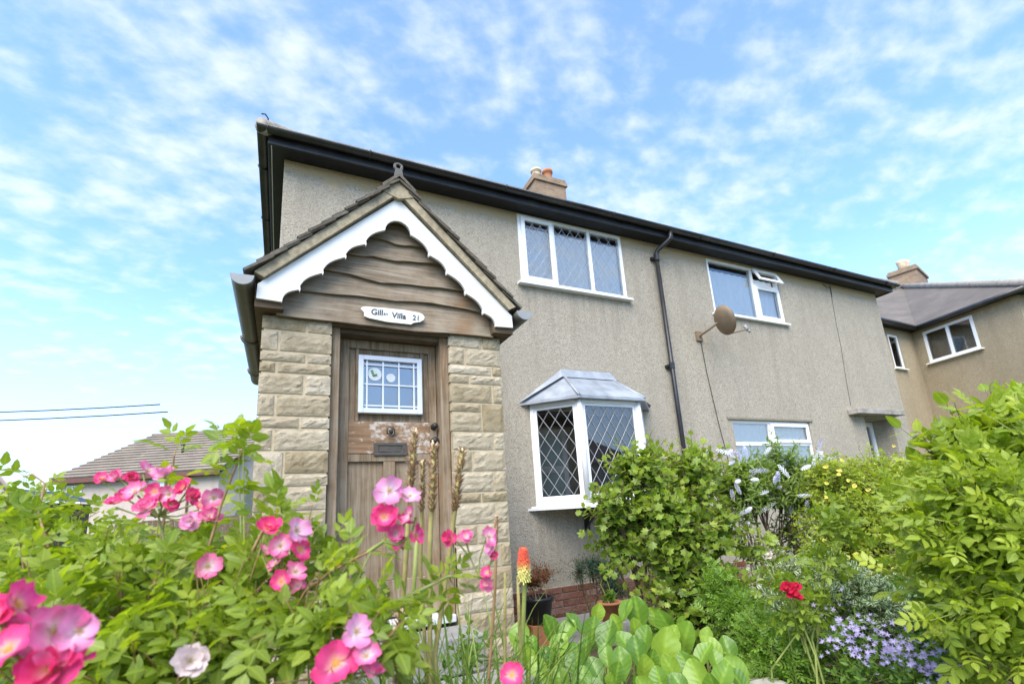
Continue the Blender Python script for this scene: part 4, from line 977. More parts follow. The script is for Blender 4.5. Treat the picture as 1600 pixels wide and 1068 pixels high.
q = MB(); p_ = wR2+dl*1.6-dn*.08; q.tube([p_+Vector((0, 0, .0)), (p_.x, p_.y, .1)], .05, 8); q.build('downpipe', 'brownfascia', lh, True)
q = MB(); p_ = wR2+dn*2.2-dl*.05; q.tube([(p_.x-.05, p_.y, 3.4), (p_.x-.05, p_.y, .1)], .055, 8); q.build('waste_pipe', 'white', lh, True)
# far gable at the left edge of the view
p0 = Vector(at(-60, 760, 34)); fh = empty('distant_gable_house', (p0.x, p0.y, 0), 'distant pink-grey gabled house beyond the brown tiled roof', 'house')
ra = Vector(at(-20, 716, 34)); rb_ = Vector(at(42, 792, 34)); lb_ = Vector(at(-120, 800, 34)); bk = Vector((-3, 9, 0))
q = MB(); q.add([(lb_.x, lb_.y, 0), (rb_.x, rb_.y, 0), tuple(rb_), tuple(ra), tuple(lb_), (rb_.x+bk.x, rb_.y+bk.y, 0), tuple(rb_+bk)], [(0, 1, 2, 3, 4), (1, 5, 6, 2)]); q.build('wall', 'render3', fh, origin=(0, 0, 0))
q = MB(); dd = Vector((-.3, -.3, .12)); 
for a_, b_ in ((ra, rb_), (ra, lb_)):
    e_ = b_+(b_-ra)*.08; q.add([tuple(ra+dd), tuple(e_+dd), tuple(e_+bk), tuple(ra+bk), tuple(ra+dd-Vector((0, 0, .2))), tuple(e_+dd-Vector((0, 0, .2)))], [(0, 1, 2, 3), (0, 4, 5, 1)])
q.build('roof', 'roofdark', fh)
# low dark shed and fence between
sh = empty('garden_shed', tuple(Vector(at(45, 800, 15))*Vector((1, 1, 0))), 'low shed with a black felt roof behind the rose bush', 'shed')
a_ = Vector(at(22, 763, 15)); b_ = Vector(at(66, 781, 15)); l_ = Vector(at(-110, 800, 15)); bk = Vector((.6, 2.5, 0)); 
q = MB(); q.add([tuple(a_), tuple(b_), tuple(b_+bk), tuple(a_+bk), tuple(a_-Vector((0, 0, .16))), tuple(b_-Vector((0, 0, .16))), tuple(l_), tuple(l_+bk), tuple(l_-Vector((0, 0, .16)))], [(0, 1, 2, 3), (4, 5, 1, 0), (6, 0, 3, 7), (8, 4, 0, 6)]); q.build('roof', 'potblack', sh)
q = MB(); e1 = b_+(a_-b_)*.12; q.add([(e1.x, e1.y+.2, 0), (l_.x, l_.y+.2, 0), (l_.x, l_.y+.2, l_.z-.1), (a_.x, a_.y+.2, a_.z-.1), (e1.x, e1.y+.2, e1.z-.1), (e1.x+bk.x, e1.y+bk.y, 0), (e1.x+bk.x, e1.y+bk.y, e1.z-.1)], [(0, 4, 3, 2, 1), (0, 5, 6, 4)]); q.build('wall', 'darkwood', sh, origin=(0, 0, 0))
fence = empty('board_fence', tuple(Vector(at(300, 840, 12))*Vector((1, 1, 0))), 'dark board fence running to the porch from behind the roses', 'fence')
f0 = Vector(at(180, 812, 12)); f1 = Vector(at(420, 806, 10.5)); f0.z = f1.z = (f0.z+f1.z)/2; nf = 26
for i in range(nf):
    a_ = f0.lerp(f1, i/nf); b_ = f0.lerp(f1, (i+.93)/nf); q = MB(); z1_ = a_.z+rnd.uniform(-.02, .02)
    q.add([(a_.x, a_.y, .02), (b_.x, b_.y, .02), (b_.x, b_.y, z1_), (a_.x, a_.y, z1_), (a_.x, a_.y+.02, .02), (b_.x, b_.y+.02, .02), (b_.x, b_.y+.02, z1_), (a_.x, a_.y+.02, z1_)], [(0, 1, 2, 3), (7, 6, 5, 4), (3, 2, 6, 7), (0, 3, 7, 4), (1, 5, 6, 2)]); q.build('board', 'darkwood', fence)
q = MB(); q.tube([f0+Vector((0, .05, -.2)), f1+Vector((0, .05, -.2))], .04, 6); q.build('fence_rail', 'darkwood', fence)
# overhead cables: dark span, then a pale sleeve to the house
for i, (ya, yb, yc) in enumerate(((643.5, 631.5, 624), (656.5, 643., 629))):
    xb = (250, 262)[i]
    pa = Vector(at(-260, ya+6, 11)); p1 = Vector(at(0, ya, 9.6)); p2 = Vector(at(xb, yb, 8.6)); p3 = Vector((-.03, 4.6, 3.62+.1*i)); pm = (pa+p1)/2
    o = empty('overhead_cable', tuple(p2), ('upper' if i == 0 else 'lower')+' black overhead cable crossing the sky above the tiled roof', 'cable', None)
    q = MB(); q.tube([pa, pm, p1, (p1*2+p2)/3-Vector((0, 0, .012)), (p1+p2*2)/3-Vector((0, 0, .012)), p2], .011, 6); q.build('cable', 'cable', o, True)
    q = MB(); q.tube([p2, (p2+p3)/2-Vector((0, 0, .03)), p3], .003, 5); q.build('pale_sleeve', 'palecable', o, True)
# house across the road, only met as a reflection
oh = empty('opposite_house', (14, -26, 0), 'dark roofed house across the road mirrored in the bay window', 'house')
q = MB(); q.box((7, -31, 0), (24, -24, 4.2)); q.build('wall', 'render3', oh)
q = MB(); q.add([(6.6, -23.6, 4.15), (24.4, -23.6, 4.15), (24.4, -31.4, 4.15), (6.6, -31.4, 4.15), (10.5, -27.5, 7.0), (20.5, -27.5, 7.0)], [(0, 4, 5, 1), (1, 5, 2), (2, 5, 4, 3), (3, 4, 0)]); q.build('roof', 'roofdark', oh)
#PLANTS
# ------------------------------------------------------------------ plants
rs = np.random.RandomState(11)
def nrm(v): return v/np.maximum(np.linalg.norm(v, axis=-1, keepdims=True), 1e-9)
# leaf templates: along +Y, face +Z; returns V, F, G(margin), Bt(base-tip)
def tmpl_oval(n=4, width=.55, fold=.16, droop=.22, serr=0., tip=1.0, cup=0.):
    V, G, Bt, F = [], [], [], []
    for i in range(n+1):
        t = i/n; w_ = width*.5*(math.sin(math.pi*min(1, t**.8*1.0))**.75 if 0 < t < 1 else 0)*(1-.15*t)
        if serr and i % 2: w_ *= 1-serr
        z_ = -droop*t*t
        V += [(-w_, t, z_+fold*w_*2*.5+cup*w_), (0, t, z_), (w_, t, z_+fold*w_*2*.5+cup*w_)]; G += [1, 0, 1]; Bt += [t]*3
    for i in range(n):
        a = 3*i
        for c in (0, 1):
            f = (a+c, a+c+1, a+c+4, a+c+3)
            if i == 0: f = (a+1, a+4, a+3) if c == 0 else (a+1, a+5, a+4)
            elif i == n-1: f = (a, a+1, a+4) if c == 0 else (a+1, a+2, a+4)
            F.append(f)
    return np.array(V), F, np.array(G, float), np.array(Bt)
def tmpl_lobed(lobes=5):
    V = [(0, 0, 0), (0, .45, .02)]; G = [0, 0]; Bt = [0, .45]; F = []
    pts = []
    for k_ in range(2*lobes+1):
        a = math.radians(-125+250*k_/(2*lobes)); r_ = (.62 if k_ % 2 else .40)*(1.05-.25*abs(math.degrees(a))/125)
        pts.append((r_*math.sin(a)*1.0, .42+r_*math.cos(a)*.95, -.10*abs(math.sin(a))+(.05 if k_ % 2 else -.02)))
    n0 = len(V); V += pts; G += [1]*len(pts); Bt += [p_[1] for p_ in pts]
    F += [(1, n0+i+1, n0+i) for i in range(len(pts)-1)]+[(0, 1, n0), (0, n0+len(pts)-1, 1)]
    return np.array(V), F, np.array(G, float), np.array(Bt)
def join_t(parts):
    V, F, G, B_ = [], [], [], []; n = 0
    for (v, f, g_, b_), mat in parts:
        m3 = np.array(mat); V.append(v@m3[:3, :3].T+m3[:3, 3]); F += [tuple(i+n for i in q) for q in f]; G.append(g_); B_.append(b_); n += len(v)
    return np.concatenate(V), F, np.concatenate(G), np.concatenate(B_)
def compound(pairs=2, leaflet=None, scale=.42, spread=62, gap=.27):
    lf = leaflet or tmpl_oval(5, .62, .2, .18, .16); parts = []
    for k_ in range(pairs):
        y = .28+gap*k_
        for s_ in (-1, 1):
            parts.append((lf, Matrix.Translation((0, y, -.03*k_)) @ Matrix.Rotation(math.radians(-s_*spread), 4, 'Z') @ Matrix.Rotation(math.radians(s_*14), 4, 'Y') @ Matrix.Scale(scale*(.82+.14*k_), 4)))
    parts.append((lf, Matrix.Translation((0, .28+gap*(pairs-1)+.10, -.04)) @ Matrix.Rotation(math.radians(-10), 4, 'X') @ Matrix.Scale(scale*1.12, 4)))
    rach = (np.array([(-.008, 0, 0), (.008, 0, 0), (.004, .28+gap*(pairs-1)+.1, -.04), (-.004, .28+gap*(pairs-1)+.1, -.04)]), [(0, 1, 2, 3)], np.zeros(4), np.zeros(4))
    parts.append((rach, Matrix.Identity(4)))
    return join_t(parts)
LEAF = dict(rose=compound(2), rose_s=compound(2, tmpl_oval(4, .66, .2, .2)), shrubrose=compound(3, tmpl_oval(4, .60, .18, .15, .1), .36, 60, .22),
            oval=tmpl_oval(4, .5), broad=tmpl_oval(5, .62, .12, .25), lobed=tmpl_lobed(5), hebe=tmpl_oval(3, .26, .1, .25), small=tmpl_oval(3, .55, .15, .1),
            tiny=compound(1, tmpl_oval(3, .45, .2, .1), .55, 48, .2), fern=compound(3, tmpl_oval(3, .5, .1, .1), .30, 55, .22), needle=tmpl_oval(2, .16, 0, .1))
def frames(pos, d, up, size):
    """4x4 per leaf: Y along d, Z near up"""
    d = nrm(d); z_ = nrm(up-(up*d).sum(1, keepdims=True)*d); x_ = np.cross(d, z_)
    R_ = np.stack([x_, d, z_], axis=2)*size[:, None, None]
    return R_, pos
def leaf_join(name, tm, R_, pos, tint, mat, parent):
    v, f, g_, b_ = tm; n = len(v); N_ = len(pos)
    V = np.einsum('nij,kj->nki', R_, v)+pos[:, None, :]; V = V.reshape(-1, 3)
    T = np.stack([np.repeat(tint, n), np.tile(g_, N_), np.tile(b_, N_)], 1)
    tri = [q for q in f if len(q) == 3]; quad = [q for q in f if len(q) == 4]; offs = np.arange(N_)*n
    F = []
    for grp in (tri, quad):
        if grp: F += (np.array(grp)[None]+offs[:, None, None]).reshape(-1, len(grp[0])).tolist()
    pl_ = np.array(parent.location) if parent else 0
    me = tint_mesh(name, V-pl_, F, T, mat)
    o = bpy.data.objects.new(name, me); col.objects.link(o); o.parent = parent
    return tag(o, kind='stuff')
_variants = {}
def leaf_objects(name, key, R_, pos, tint, mat, parent):
    pl_ = Vector(parent.location)
    for i in range(len(pos)):
        tb = min(5, int(tint[i]*6)); vk = (key, mat, tb)
        if vk not in _variants:
            v, f, g_, b_ = LEAF[key]; _variants[vk] = tint_mesh(name, v, f, np.stack([np.full(len(v), (tb+.5)/6), g_, b_], 1), mat)
        m_ = Matrix.Identity(4)
        for a in range(3):
            for b in range(3): m_[a][b] = R_[i][a][b]
            m_[a][3] = pos[i][a]-pl_[a]
        o = bpy.data.objects.new(name, _variants[vk]); col.objects.link(o); o.parent = parent; o.matrix_basis = m_
def pixv(P):
    q = (P-CAM)@CM.T; t = np.maximum(q[:, 2], 1e-3)
    return PX+FPX*q[:, 0]/t, PY-FPX*q[:, 1]/t, q[:, 2]
def shrub(name, label, cat, base, blobs, key, size, n_twigs, per, mat, bark='bark', twig=.22, n_obj=0, up=.35, group=None, seed=1, main=8, stem_r=.012, tone=(.1, 1.), inner=.45, twig_mat=None, extra_twigs=(), avoid=()):
    r = np.random.RandomState(seed); base = np.array(base, float)
    root = empty(name, tuple(base), label, cat, group)
    C = np.array([b[0] for b in blobs], float); Rr = np.array([b[1] if hasattr(b[1], '__len__') else (b[1],)*3 for b in blobs], float)
    Rr = np.maximum(Rr-.6*(twig+size*.8), Rr*.38)
    wgt = (Rr.prod(1))**(2/3); wgt /= wgt.sum()
    bi = r.choice(len(blobs), n_twigs, p=wgt); dirs = nrm(r.normal(size=(n_twigs, 3))+np.array([0, 0, .25])); rad = r.uniform(inner, .95, n_twigs)[:, None]
    st = C[bi]+dirs*Rr[bi]*rad
    td = nrm(dirs*.8+np.array([0, 0, up])+r.normal(size=(n_twigs, 3))*.35); tl_ = twig*r.uniform(.5, 1.25, n_twigs)
    if len(extra_twigs):
        e = np.array(extra_twigs, float); st = np.concatenate([st, e[:, :3]]); td = np.concatenate([td, nrm(e[:, 3:6])]); tl_ = np.concatenate([tl_, e[:, 6]]); rad = np.concatenate([rad, np.full((len(e), 1), .95)]); n_twigs = len(st)
    outw = np.zeros((n_twigs, 3)); outw[:len(dirs)] = dirs
    pos, ld, lu, sz, tn = [], [], [], [], []
    curve = r.normal(size=(n_twigs, 3))*.25+np.array([0, 0, -.10])
    sm = MB()
    for i in range(n_twigs):
        ax = td[i]; s1 = nrm(np.cross(ax, np.array([.3, .2, 1.]))); s2 = np.cross(ax, s1); ph = r.uniform(0, 6.3); kk = max(2, int(round(per*r.uniform(.75, 1.25))))
        pts_ = []
        for j in range(kk):
            t = (j+.6)/kk; p_ = st[i]+(ax*t+curve[i]*t*t*.6)*tl_[i]; a = ph+j*2.4
            out = s1*math.cos(a)+s2*math.sin(a); last = j == kk-1
            dd = ax*(1.5 if last else .55)+out*(.25 if last else 1.)+r.normal(size=3)*.2
            pos.append(p_); ld.append(dd); lu.append(np.array([0, 0, .75])+outw[i]*.75+ax*.3+r.normal(size=3)*.4); sz.append(size*(1.-.35*t*(1 if last else .6))*r.uniform(.7, 1.2))
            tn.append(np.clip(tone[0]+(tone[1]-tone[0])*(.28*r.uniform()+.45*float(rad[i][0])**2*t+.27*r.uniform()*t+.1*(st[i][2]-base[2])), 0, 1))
        p1_ = st[i]+(ax*.5+curve[i]*.15)*tl_[i]; p2_ = st[i]+(ax*.98+curve[i]*.55)*tl_[i]
        sm.tube([st[i], p1_, p2_], [stem_r*.28, stem_r*.22, stem_r*.14], 3, False)
    pos, ld, lu, sz, tn = map(np.array, (pos, ld, lu, sz, tn))
    # keep foliage out of the lens
    x_, y_, t_ = pixv(pos); keep = ~((np.linalg.norm(pos-CAM, axis=1) < .42))
    xm, ym, tm_ = pixv(pos+nrm(ld)*sz[:, None]*.55)
    for fx, fy, fd, ft in avoid:      # blooms stand clear at the ends of their stalks
        keep &= ~((np.hypot(xm-fx, ym-fy) < fd*.5+.38*sz*FPX/np.maximum(tm_, .2)) & (tm_ < ft+.03))
    pos, ld, lu, sz, tn, x_, y_, t_ = (q[keep] for q in (pos, ld, lu, sz, tn, x_, y_, t_))
    R_, _ = frames(pos, ld, lu, sz)
    vis = (x_ > 0) & (x_ < 1600) & (y_ > 0) & (y_ < 1068) & (t_ > 0)
    score = np.where(vis, sz/np.maximum(t_, .05), 0); order = np.argsort(-score); no = min(n_obj, int(vis.sum()))
    a, b = order[:no], order[no:]
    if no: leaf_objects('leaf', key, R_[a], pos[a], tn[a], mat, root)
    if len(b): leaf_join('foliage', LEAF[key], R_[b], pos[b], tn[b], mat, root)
    # main stems: base to blob centres, then on to a share of the twigs
    mm = MB()
    for k_ in range(main):
        c = C[k_ % len(C)]+r.normal(size=3)*Rr[k_ % len(C)]*.3; b0 = base+np.array([r.normal()*.06, r.normal()*.06, -.02]); mid = b0*.5+c*.5+np.array([r.normal()*.05, r.normal()*.05, .05])
        mm.tube([b0, b0*.75+mid*.25+r.normal(size=3)*.01, mid, c], [stem_r, stem_r*.9, stem_r*.75, stem_r*.5], 6, False)
    for i in r.choice(n_twigs, min(n_twigs, 110), replace=False):
        c = C[np.argmin(((C-st[i])**2).sum(1))]; b0 = c*.75+base*.25; mid = (b0+st[i])/2+np.array([0, 0, .03])
        mm.tube([b0, mid, st[i]], [stem_r*.45, stem_r*.36, stem_r*.26], 4, False)
    o = mm.build('stem', bark, root, True)
    o = sm.build('twigs', twig_mat or bark, root, True); tag(o, kind='stuff')
    return root
def B3(x, y, t, rpx, sy=1., sz=1.): r_ = rpx*t/FPX; return (at(x, y, t), (r_, r_*sy, r_*sz))
def ground_at(x, y, t):
    p_ = at(x, y, t); return (p_[0], p_[1], gh(p_[0], p_[1]))

# ---- flowers
def petal_mesh(mat, cup=.35, notch=.1):
    V, T, F = [], [], []; nu, nv = 6, 5
    for j in range(nv+1):
        t = j/nv; w_ = .44*math.sin(math.pi*(.10+.62*t))**.8
        for i in range(nu+1):
            s_ = i/nu*2-1; yy = t*(1-notch*(1-abs(s_))*(t**3)) - .10*t*s_*s_
            V.append((s_*w_, yy, cup*t*t*.6+.20*s_*s_*t-.16*max(0, t-.68)*3+(.05*math.sin(6.5*s_+4*t+cup*9)+.05*math.sin(11*s_+cup*5))*t)); T.append((.5, abs(s_), t))
    k_ = nu+1; F = [(j*k_+i, j*k_+i+1, (j+1)*k_+i+1, (j+1)*k_+i) for j in range(nv) for i in range(nu)]
    return tint_mesh('petal', np.array(V), F, np.array(T), mat)
PET = {k_: [petal_mesh('petal_'+k_, c, n_) for c, n_ in ((.25, .08), (.6, .14), (.95, .05))] for k_ in ('pale', 'deep', 'light', 'red', 'white', 'yellow')}
def centre_mesh(mat):
    mb = MB(); r = random.Random(3)
    mb.lathe([(.02, -.16), (.10, -.10), (.13, -.03), (.10, .03), (.03, .06)], (0, 0, 0), 10)
    for k_ in range(16):
        a = 2.4*k_; rr = .05+.017*k_; mb.tube([(rr*.4*math.cos(a), rr*.4*math.sin(a), .03), (rr*math.cos(a), rr*math.sin(a), .16+.04*r.random())], [.008, .022], 4)
    me = bpy.data.meshes.new('flower'); me.from_pydata(mb.v, [], mb.f); me.materials.append(M[mat]); me.polygons.foreach_set('use_smooth', [True]*len(me.polygons)); return me
CEN = {'deep': centre_mesh('stamen'), 'pale': centre_mesh('stamen_dull')}
def flower(parent, P, face, diam, kind, seed, layers=1):
    r = random.Random(seed); P = Vector(P); face = Vector(face).normalized(); s_ = diam/2
    rot = face.to_track_quat('Z', 'Y').to_matrix().to_4x4() @ Matrix.Rotation(r.uniform(0, 6.3), 4, 'Z')
    o = bpy.data.objects.new('flower', CEN['deep' if kind in ('deep', 'yellow') else 'pale']); col.objects.link(o); o.parent = parent
    o.matrix_basis = Matrix.Translation(P-Vector(parent.location)) @ rot @ Matrix.Scale(s_, 4)
    for ly in range(layers):
        for k_ in range(5):
            pm = PET[kind][min(2, (ly+(1 if r.random() < .3 else 0)))]
            p_ = bpy.data.objects.new('petal', pm); col.objects.link(p_); p_.parent = o
            sc = r.uniform(.9, 1.1)*(1-.18*ly)
            p_.matrix_basis = Matrix.Rotation(2*math.pi*k_/5+.6*ly+r.uniform(-.12, .12), 4, 'Z') @ Matrix.Translation((0, .05, .01+.05*ly)) @ Matrix.Rotation(math.radians(r.uniform(-8, 38)+20*ly), 4, 'X') @ Matrix.Diagonal((sc*1.12, sc, sc, 1))
    return o
CAMV = Vector(CAM)
def rose_cluster(parent, items, seed, stem_to=None, t_default=1.):
    """items: (px,py,diam_px,t,kind,(facing tweak))"""
    r = random.Random(seed); pts_ = []
    for i, (x, y, dpx, t, kind) in enumerate(items):
        P = Vector(at(x, y, t)); tc_ = (CAMV-P).normalized()
        face = tc_*r.uniform(.35, 1.)+Vector((r.uniform(-.6, .6), r.uniform(-.3, .5), r.uniform(.0, .8)))
        if dpx < 0: face = tc_+Vector((r.uniform(-.15, .15), 0, .15)); dpx = -dpx
        flower(parent, P, face, dpx*t/FPX*r.uniform(.9, 1.06), kind, seed*31+i, 2 if r.random() < .4 else 1)
        pts_.append((P, face.normalized()))
    c = sum((p_ for p_, _ in pts_), Vector())/len(pts_); hub = c-Vector((0, -.02, .05))
    mb = MB()
    for p_, f_ in pts_:
        b_ = p_-f_*.012; mb.tube([hub, (hub+b_)/2-f_*.012, b_], [.0022, .0018, .0022], 5, False)
    if stem_to is not None:
        q_ = [hub]+[Vector(s_) for s_ in stem_to]; mb.tube(q_, [.0026+.0008*i for i in range(len(q_))], 6, False)
    mb.build('flower_stem', 'greenstem', parent, True)

d, p_, l_ = 'deep', 'pale', 'light'
ROSES = [
    ([(25, 945, 75, .56, d), (85, 985, 85, .55, p_), (15, 1015, 80, .53, d), (78, 1045, 85, .54, d), (125, 985, 60, .56, l_), (-10, 965, 70, .55, d), (45, 985, 65, .57, p_), (110, 1040, 60, .55, d)], 1),
    ([(608, 766, -44, .95, l_), (640, 775, 40, .96, l_), (600, 808, -46, .94, d), (642, 805, 36, .95, p_), (618, 832, 34, .95, p_), (648, 836, 34, .95, d), (632, 815, 30, .96, d), (625, 850, 26, .96, d)], 2),
    ([(420, 826, 44, .98, d), (462, 828, 42, .97, l_), (438, 852, 38, .97, p_), (468, 858, 36, .97, d), (432, 880, 30, .98, p_), (460, 893, 40, .96, p_), (440, 908, 34, .96, d), (466, 915, 28, .97, p_), (415, 860, 26, .99, p_)], 3),
    ([(325, 884, -44, 1.05, p_)], 4),
    ([(297, 1033, -52, .8, 'white')], 5),
    ([(556, 986, 56, .78, l_), (525, 1036, -72, .76, d), (572, 1025, 50, .77, p_), (582, 1052, 44, .77, p_)], 6),
    ([(704, 840, 30, 1.08, d), (728, 838, 28, 1.08, p_), (764, 838, 30, 1.1, p_), (768, 856, 24, 1.1, l_), (762, 895, 26, 1.08, d), (760, 912, 26, 1.08, p_), (772, 868, 16, 1.1, d)], 7),
    ([(800, 1054, -44, .92, d)], 8),
    ([(160, 748, 26, 1.2, d), (182, 744, 26, 1.2, p_), (205, 746, 26, 1.2, d), (230, 736, 34, 1.18, p_), (258, 744, 36, 1.17, l_), (212, 768, 40, 1.15, p_), (243, 768, 32, 1.15, d), (265, 772, 34, 1.15, p_), (288, 762, 34, 1.16, d), (298, 775, 28, 1.15, d), (178, 786, 30, 1.16, d), (230, 795, 38, 1.13, p_), (266, 788, 26, 1.14, d), (333, 778, 36, 1.13, p_), (328, 808, 36, 1.12, p_), (298, 814, 32, 1.12, l_), (312, 790, 22, 1.14, d), (196, 775, 28, 1.16, d)], 9),
]
# ---- near rose bush with pink flowers
P_ = ground_at(230, 900, 1.05)
blobs = [B3(40, 925, 1.25, 95), B3(150, 920, 1.3, 95), B3(270, 915, 1.25, 90), B3(375, 930, 1.15, 80), B3(60, 1000, 1.0, 120), B3(200, 1000, .98, 120), B3(340, 1010, .95, 110), B3(450, 1000, .95, 85), B3(90, 850, 1.4, 55), B3(10, 850, 1.4, 60), B3(445, 905, 1.08, 50), B3(520, 1060, .85, 70), B3(250, 1120, .85, 140), B3(80, 1120, .85, 130)]
ex = []
def sprig(pts_, n, ln):
    """twigs strung along a shoot"""
    pts_ = [np.array(q) for q in pts_]
    for i in range(n):
        u_ = i/max(1, n-1)*(len(pts_)-1); k_ = min(int(u_), len(pts_)-2); p_ = pts_[k_]+(pts_[k_+1]-pts_[k_])*(u_-k_); d_ = nrm(pts_[k_+1]-pts_[k_])+rs.normal(size=3)*.7
        ex.append((*p_, *d_, ln*rs.uniform(.6, 1.2)))
sh1 = [at(325, 860, 1.1), at(345, 790, 1.12), at(368, 730, 1.13), at(380, 700, 1.13)]; sprig(sh1, 6, .035)
sh2 = [at(262, 770, 1.25), at(270, 730, 1.27), at(272, 712, 1.27)]; sprig(sh2, 2, .03)
sh3 = [at(470, 930, 1.), at(520, 890, 1.), at(575, 862, .97), at(600, 845, .96)]; sprig(sh3, 5, .05)
sh4 = [at(500, 985, .95), at(580, 958, 1.), at(650, 925, 1.03), at(700, 900, 1.06)]; sprig(sh4, 6, .05)
sh5 = [at(410, 830, 1.05), at(430, 815, 1.05), at(440, 800, 1.05)]; sprig(sh5, 3, .05)
sh6 = [at(60, 800, 1.35), at(70, 755, 1.36), at(50, 740, 1.36)]; sprig(sh6, 2, .04)
rose = shrub('rose_bush', 'green rose bush with clusters of pink flowers in front of the porch', 'rose bush', P_, blobs, 'rose', .098, 400, 5, 'leaf_rose', 'greenstem', .15, 260, .3, None, 5, 14, .007, (.15, 1.1), .35, 'redstem', ex, [(f[0], f[1], abs(f[2]), f[3]) for it, _ in ROSES for f in it])
for s_ in (sh1, sh2, sh3, sh4, sh5, sh6):
    mb = MB(); s_ = [Vector(q) for q in s_]; b_ = s_[0]+(Vector(P_)+Vector((0, 0, .5))-s_[0])*.35; mb.tube([b_]+s_, [.0042]+[.0036-.0006*i for i in range(len(s_))], 6, False); mb.build('shoot', 'redstem', rose, True)
for (items, sd_), st_ in zip(ROSES, [[at(120, 1130, .7)], [sh3[3], sh3[2]], [at(430, 960, 1.)], [at(335, 940, 1.08)], [at(300, 1090, .85)], [at(520, 1110, .85)], [sh4[3], sh4[2], sh4[1]], [at(790, 1110, .95)], [at(260, 860, 1.15)]]): rose_cluster(rose, items, sd_, st_)

# ---- clump of red hot pokers
kn = empty('red_hot_poker', ground_at(690, 1010, 1.55), 'red hot poker clump with one orange and yellow spike and dry stalks', 'plant')
gb = Vector(kn.location)
def stalk(pts_, r0, mat, head=None, hr=.014, seedn=1):
    pts_ = [Vector(q) for q in pts_]; base_ = Vector((pts_[-1].x*.6+gb.x*.4, pts_[-1].y*.6+gb.y*.4, gb.z)); q = MB()
    pp = pts_+[base_]; q.tube(pp, [r0*.8]+[r0]*(len(pp)-1), 7); so_ = q.build('stalk', mat, kn, True)
    if head is not None:
        V, F, T = [], [], []; r = random.Random(seedn); n = 0; a0, a1 = pts_[0], Vector(head)
        ax = (a0-a1); ln = ax.length; ax.normalize(); s1 = ax.orthogonal().normalized(); s2 = ax.cross(s1)
        for i in range(260):
            t = r.random(); c = a1+ax*ln*t; a = r.uniform(0, 6.3); o2 = s1*math.cos(a)+s2*math.sin(a); l2 = hr*1.3*r.uniform(.7, 1.5)*(1-.2*t); dr = (o2*.55+ax*r.uniform(.2, 1.1)).normalized(); sd_ = dr.cross(o2).normalized()*hr*.24
            b0 = c+o2*r0*.6; t1 = b0+dr*l2
            V += [tuple(b0-sd_), tuple(b0+sd_), tuple(t1+sd_*.5+o2*.001), tuple(t1-sd_*.5)]; F.append((n, n+1, n+2, n+3)); T += [(min(1, max(0, t*.6+r.uniform(-.1, .4))), 0, 0)]*4; n += 4
        V = np.array(V)-np.array(kn.location); me = tint_mesh('seed_head', V, F, np.array(T), 'seed', False); o = bpy.data.objects.new('seed_head', me); col.objects.link(o); o.parent = so_; o.location = -so_.location
    return so_
stalk([at(648, 676, 1.5), at(641, 760, 1.5), at(636, 850, 1.5), at(628, 960, 1.5), at(624, 1068, 1.5)], .0075, 'drystalk', at(640, 772, 1.5), .014, 1)
stalk([at(678, 696, 1.48), at(676, 760, 1.48), at(671, 874, 1.48), at(672, 1023, 1.48)], .0075, 'drystalk', at(675, 800, 1.48), .014, 2)
stalk([at(722, 703, 1.5), at(714, 770, 1.5), at(701, 874, 1.5), at(680, 1020, 1.5)], .0075, 'drystalk', at(710, 800, 1.5), .015, 3)
stalk([at(661, 722, 1.56), at(659, 800, 1.56), at(657, 889, 1.56), at(664, 1003, 1.56)], .006, 'drystalk', at(659, 800, 1.56), .011, 4)
stalk([at(776, 806, 1.5), at(775, 870, 1.5), at(773, 930, 1.5), at(764, 1053, 1.5)], .0045, 'redstem', at(775, 850, 1.5), .006, 5)
stalk([at(789, 895, 1.55), at(789, 960, 1.55), at(789, 1040, 1.55)], .005, 'drystalk')
stalk([at(809, 900, 1.6), at(811, 960, 1.6), at(815, 1040, 1.6)], .006, 'drystalk')
stalk([at(626, 960, 1.2), at(624, 1010, 1.2), at(622, 1075, 1.2)], .007, 'drystalk', at(622, 1090, 1.2), .014, 7)
stalk([at(652, 830, 1.45), at(646, 930, 1.45), at(638, 1060, 1.45)], .007, 'greenstem')
stalk([at(497, 815, 1.35), at(486, 850, 1.35), at(470, 930, 1.35)], .006, 'drystalk')
so_ = stalk([at(818, 862, 1.6), at(820, 905, 1.6), at(817, 980, 1.6), at(813, 1060, 1.6)], .0075, 'greenstem')
V, F, T = [], [], []; top, bot = Vector(at(817, 853, 1.6)), Vector(at(819, 900, 1.6)); ax = top-bot; ln = ax.length; ax.normalize(); s1 = ax.orthogonal().normalized(); s2 = ax.cross(s1); n = 0; r = random.Random(5)
for i in range(230):
    t = (i+.5)/230; a = i*2.4; o2 = s1*math.cos(a)+s2*math.sin(a); rr = .0075+.0075*math.sin(math.pi*min(1, .12+t*.80)); c = bot+ax*ln*t; l2 = .021*(1-.5*t)*r.uniform(.75, 1.2); dr = (o2*(.55-.3*t)-ax*(1.-.5*t)).normalized(); sd_ = dr.cross(o2).normalized()*.0022
    b0 = c+o2*rr*.7; t1 = b0+dr*l2+o2*rr*.35
    V += [tuple(b0-sd_*.6), tuple(b0+sd_*.6), tuple(t1+sd_), tuple(t1-sd_), tuple((b0+t1)/2+o2*.002)]; F += [(n, n+1, n+4), (n+1, n+2, n+4), (n+2, n+3, n+4), (n+3, n, n+4)]; T += [(min(1, max(0, t+r.uniform(-.05, .05))), 0, 0)]*5; n += 5
me = tint_mesh('flower_spike', np.array(V)-np.array(kn.location), F, np.array(T), 'poker', False); o = bpy.data.objects.new('flower_spike', me); col.objects.link(o); o.parent = so_; o.location = -so_.location
q = MB(); q.tube([bot-ax*.005, (bot+top)/2, top-ax*.004], [.008, .011, .006], 8); o = q.build('flower_core', simple('poker_core', (.6, .22, .05), .7), kn, True)
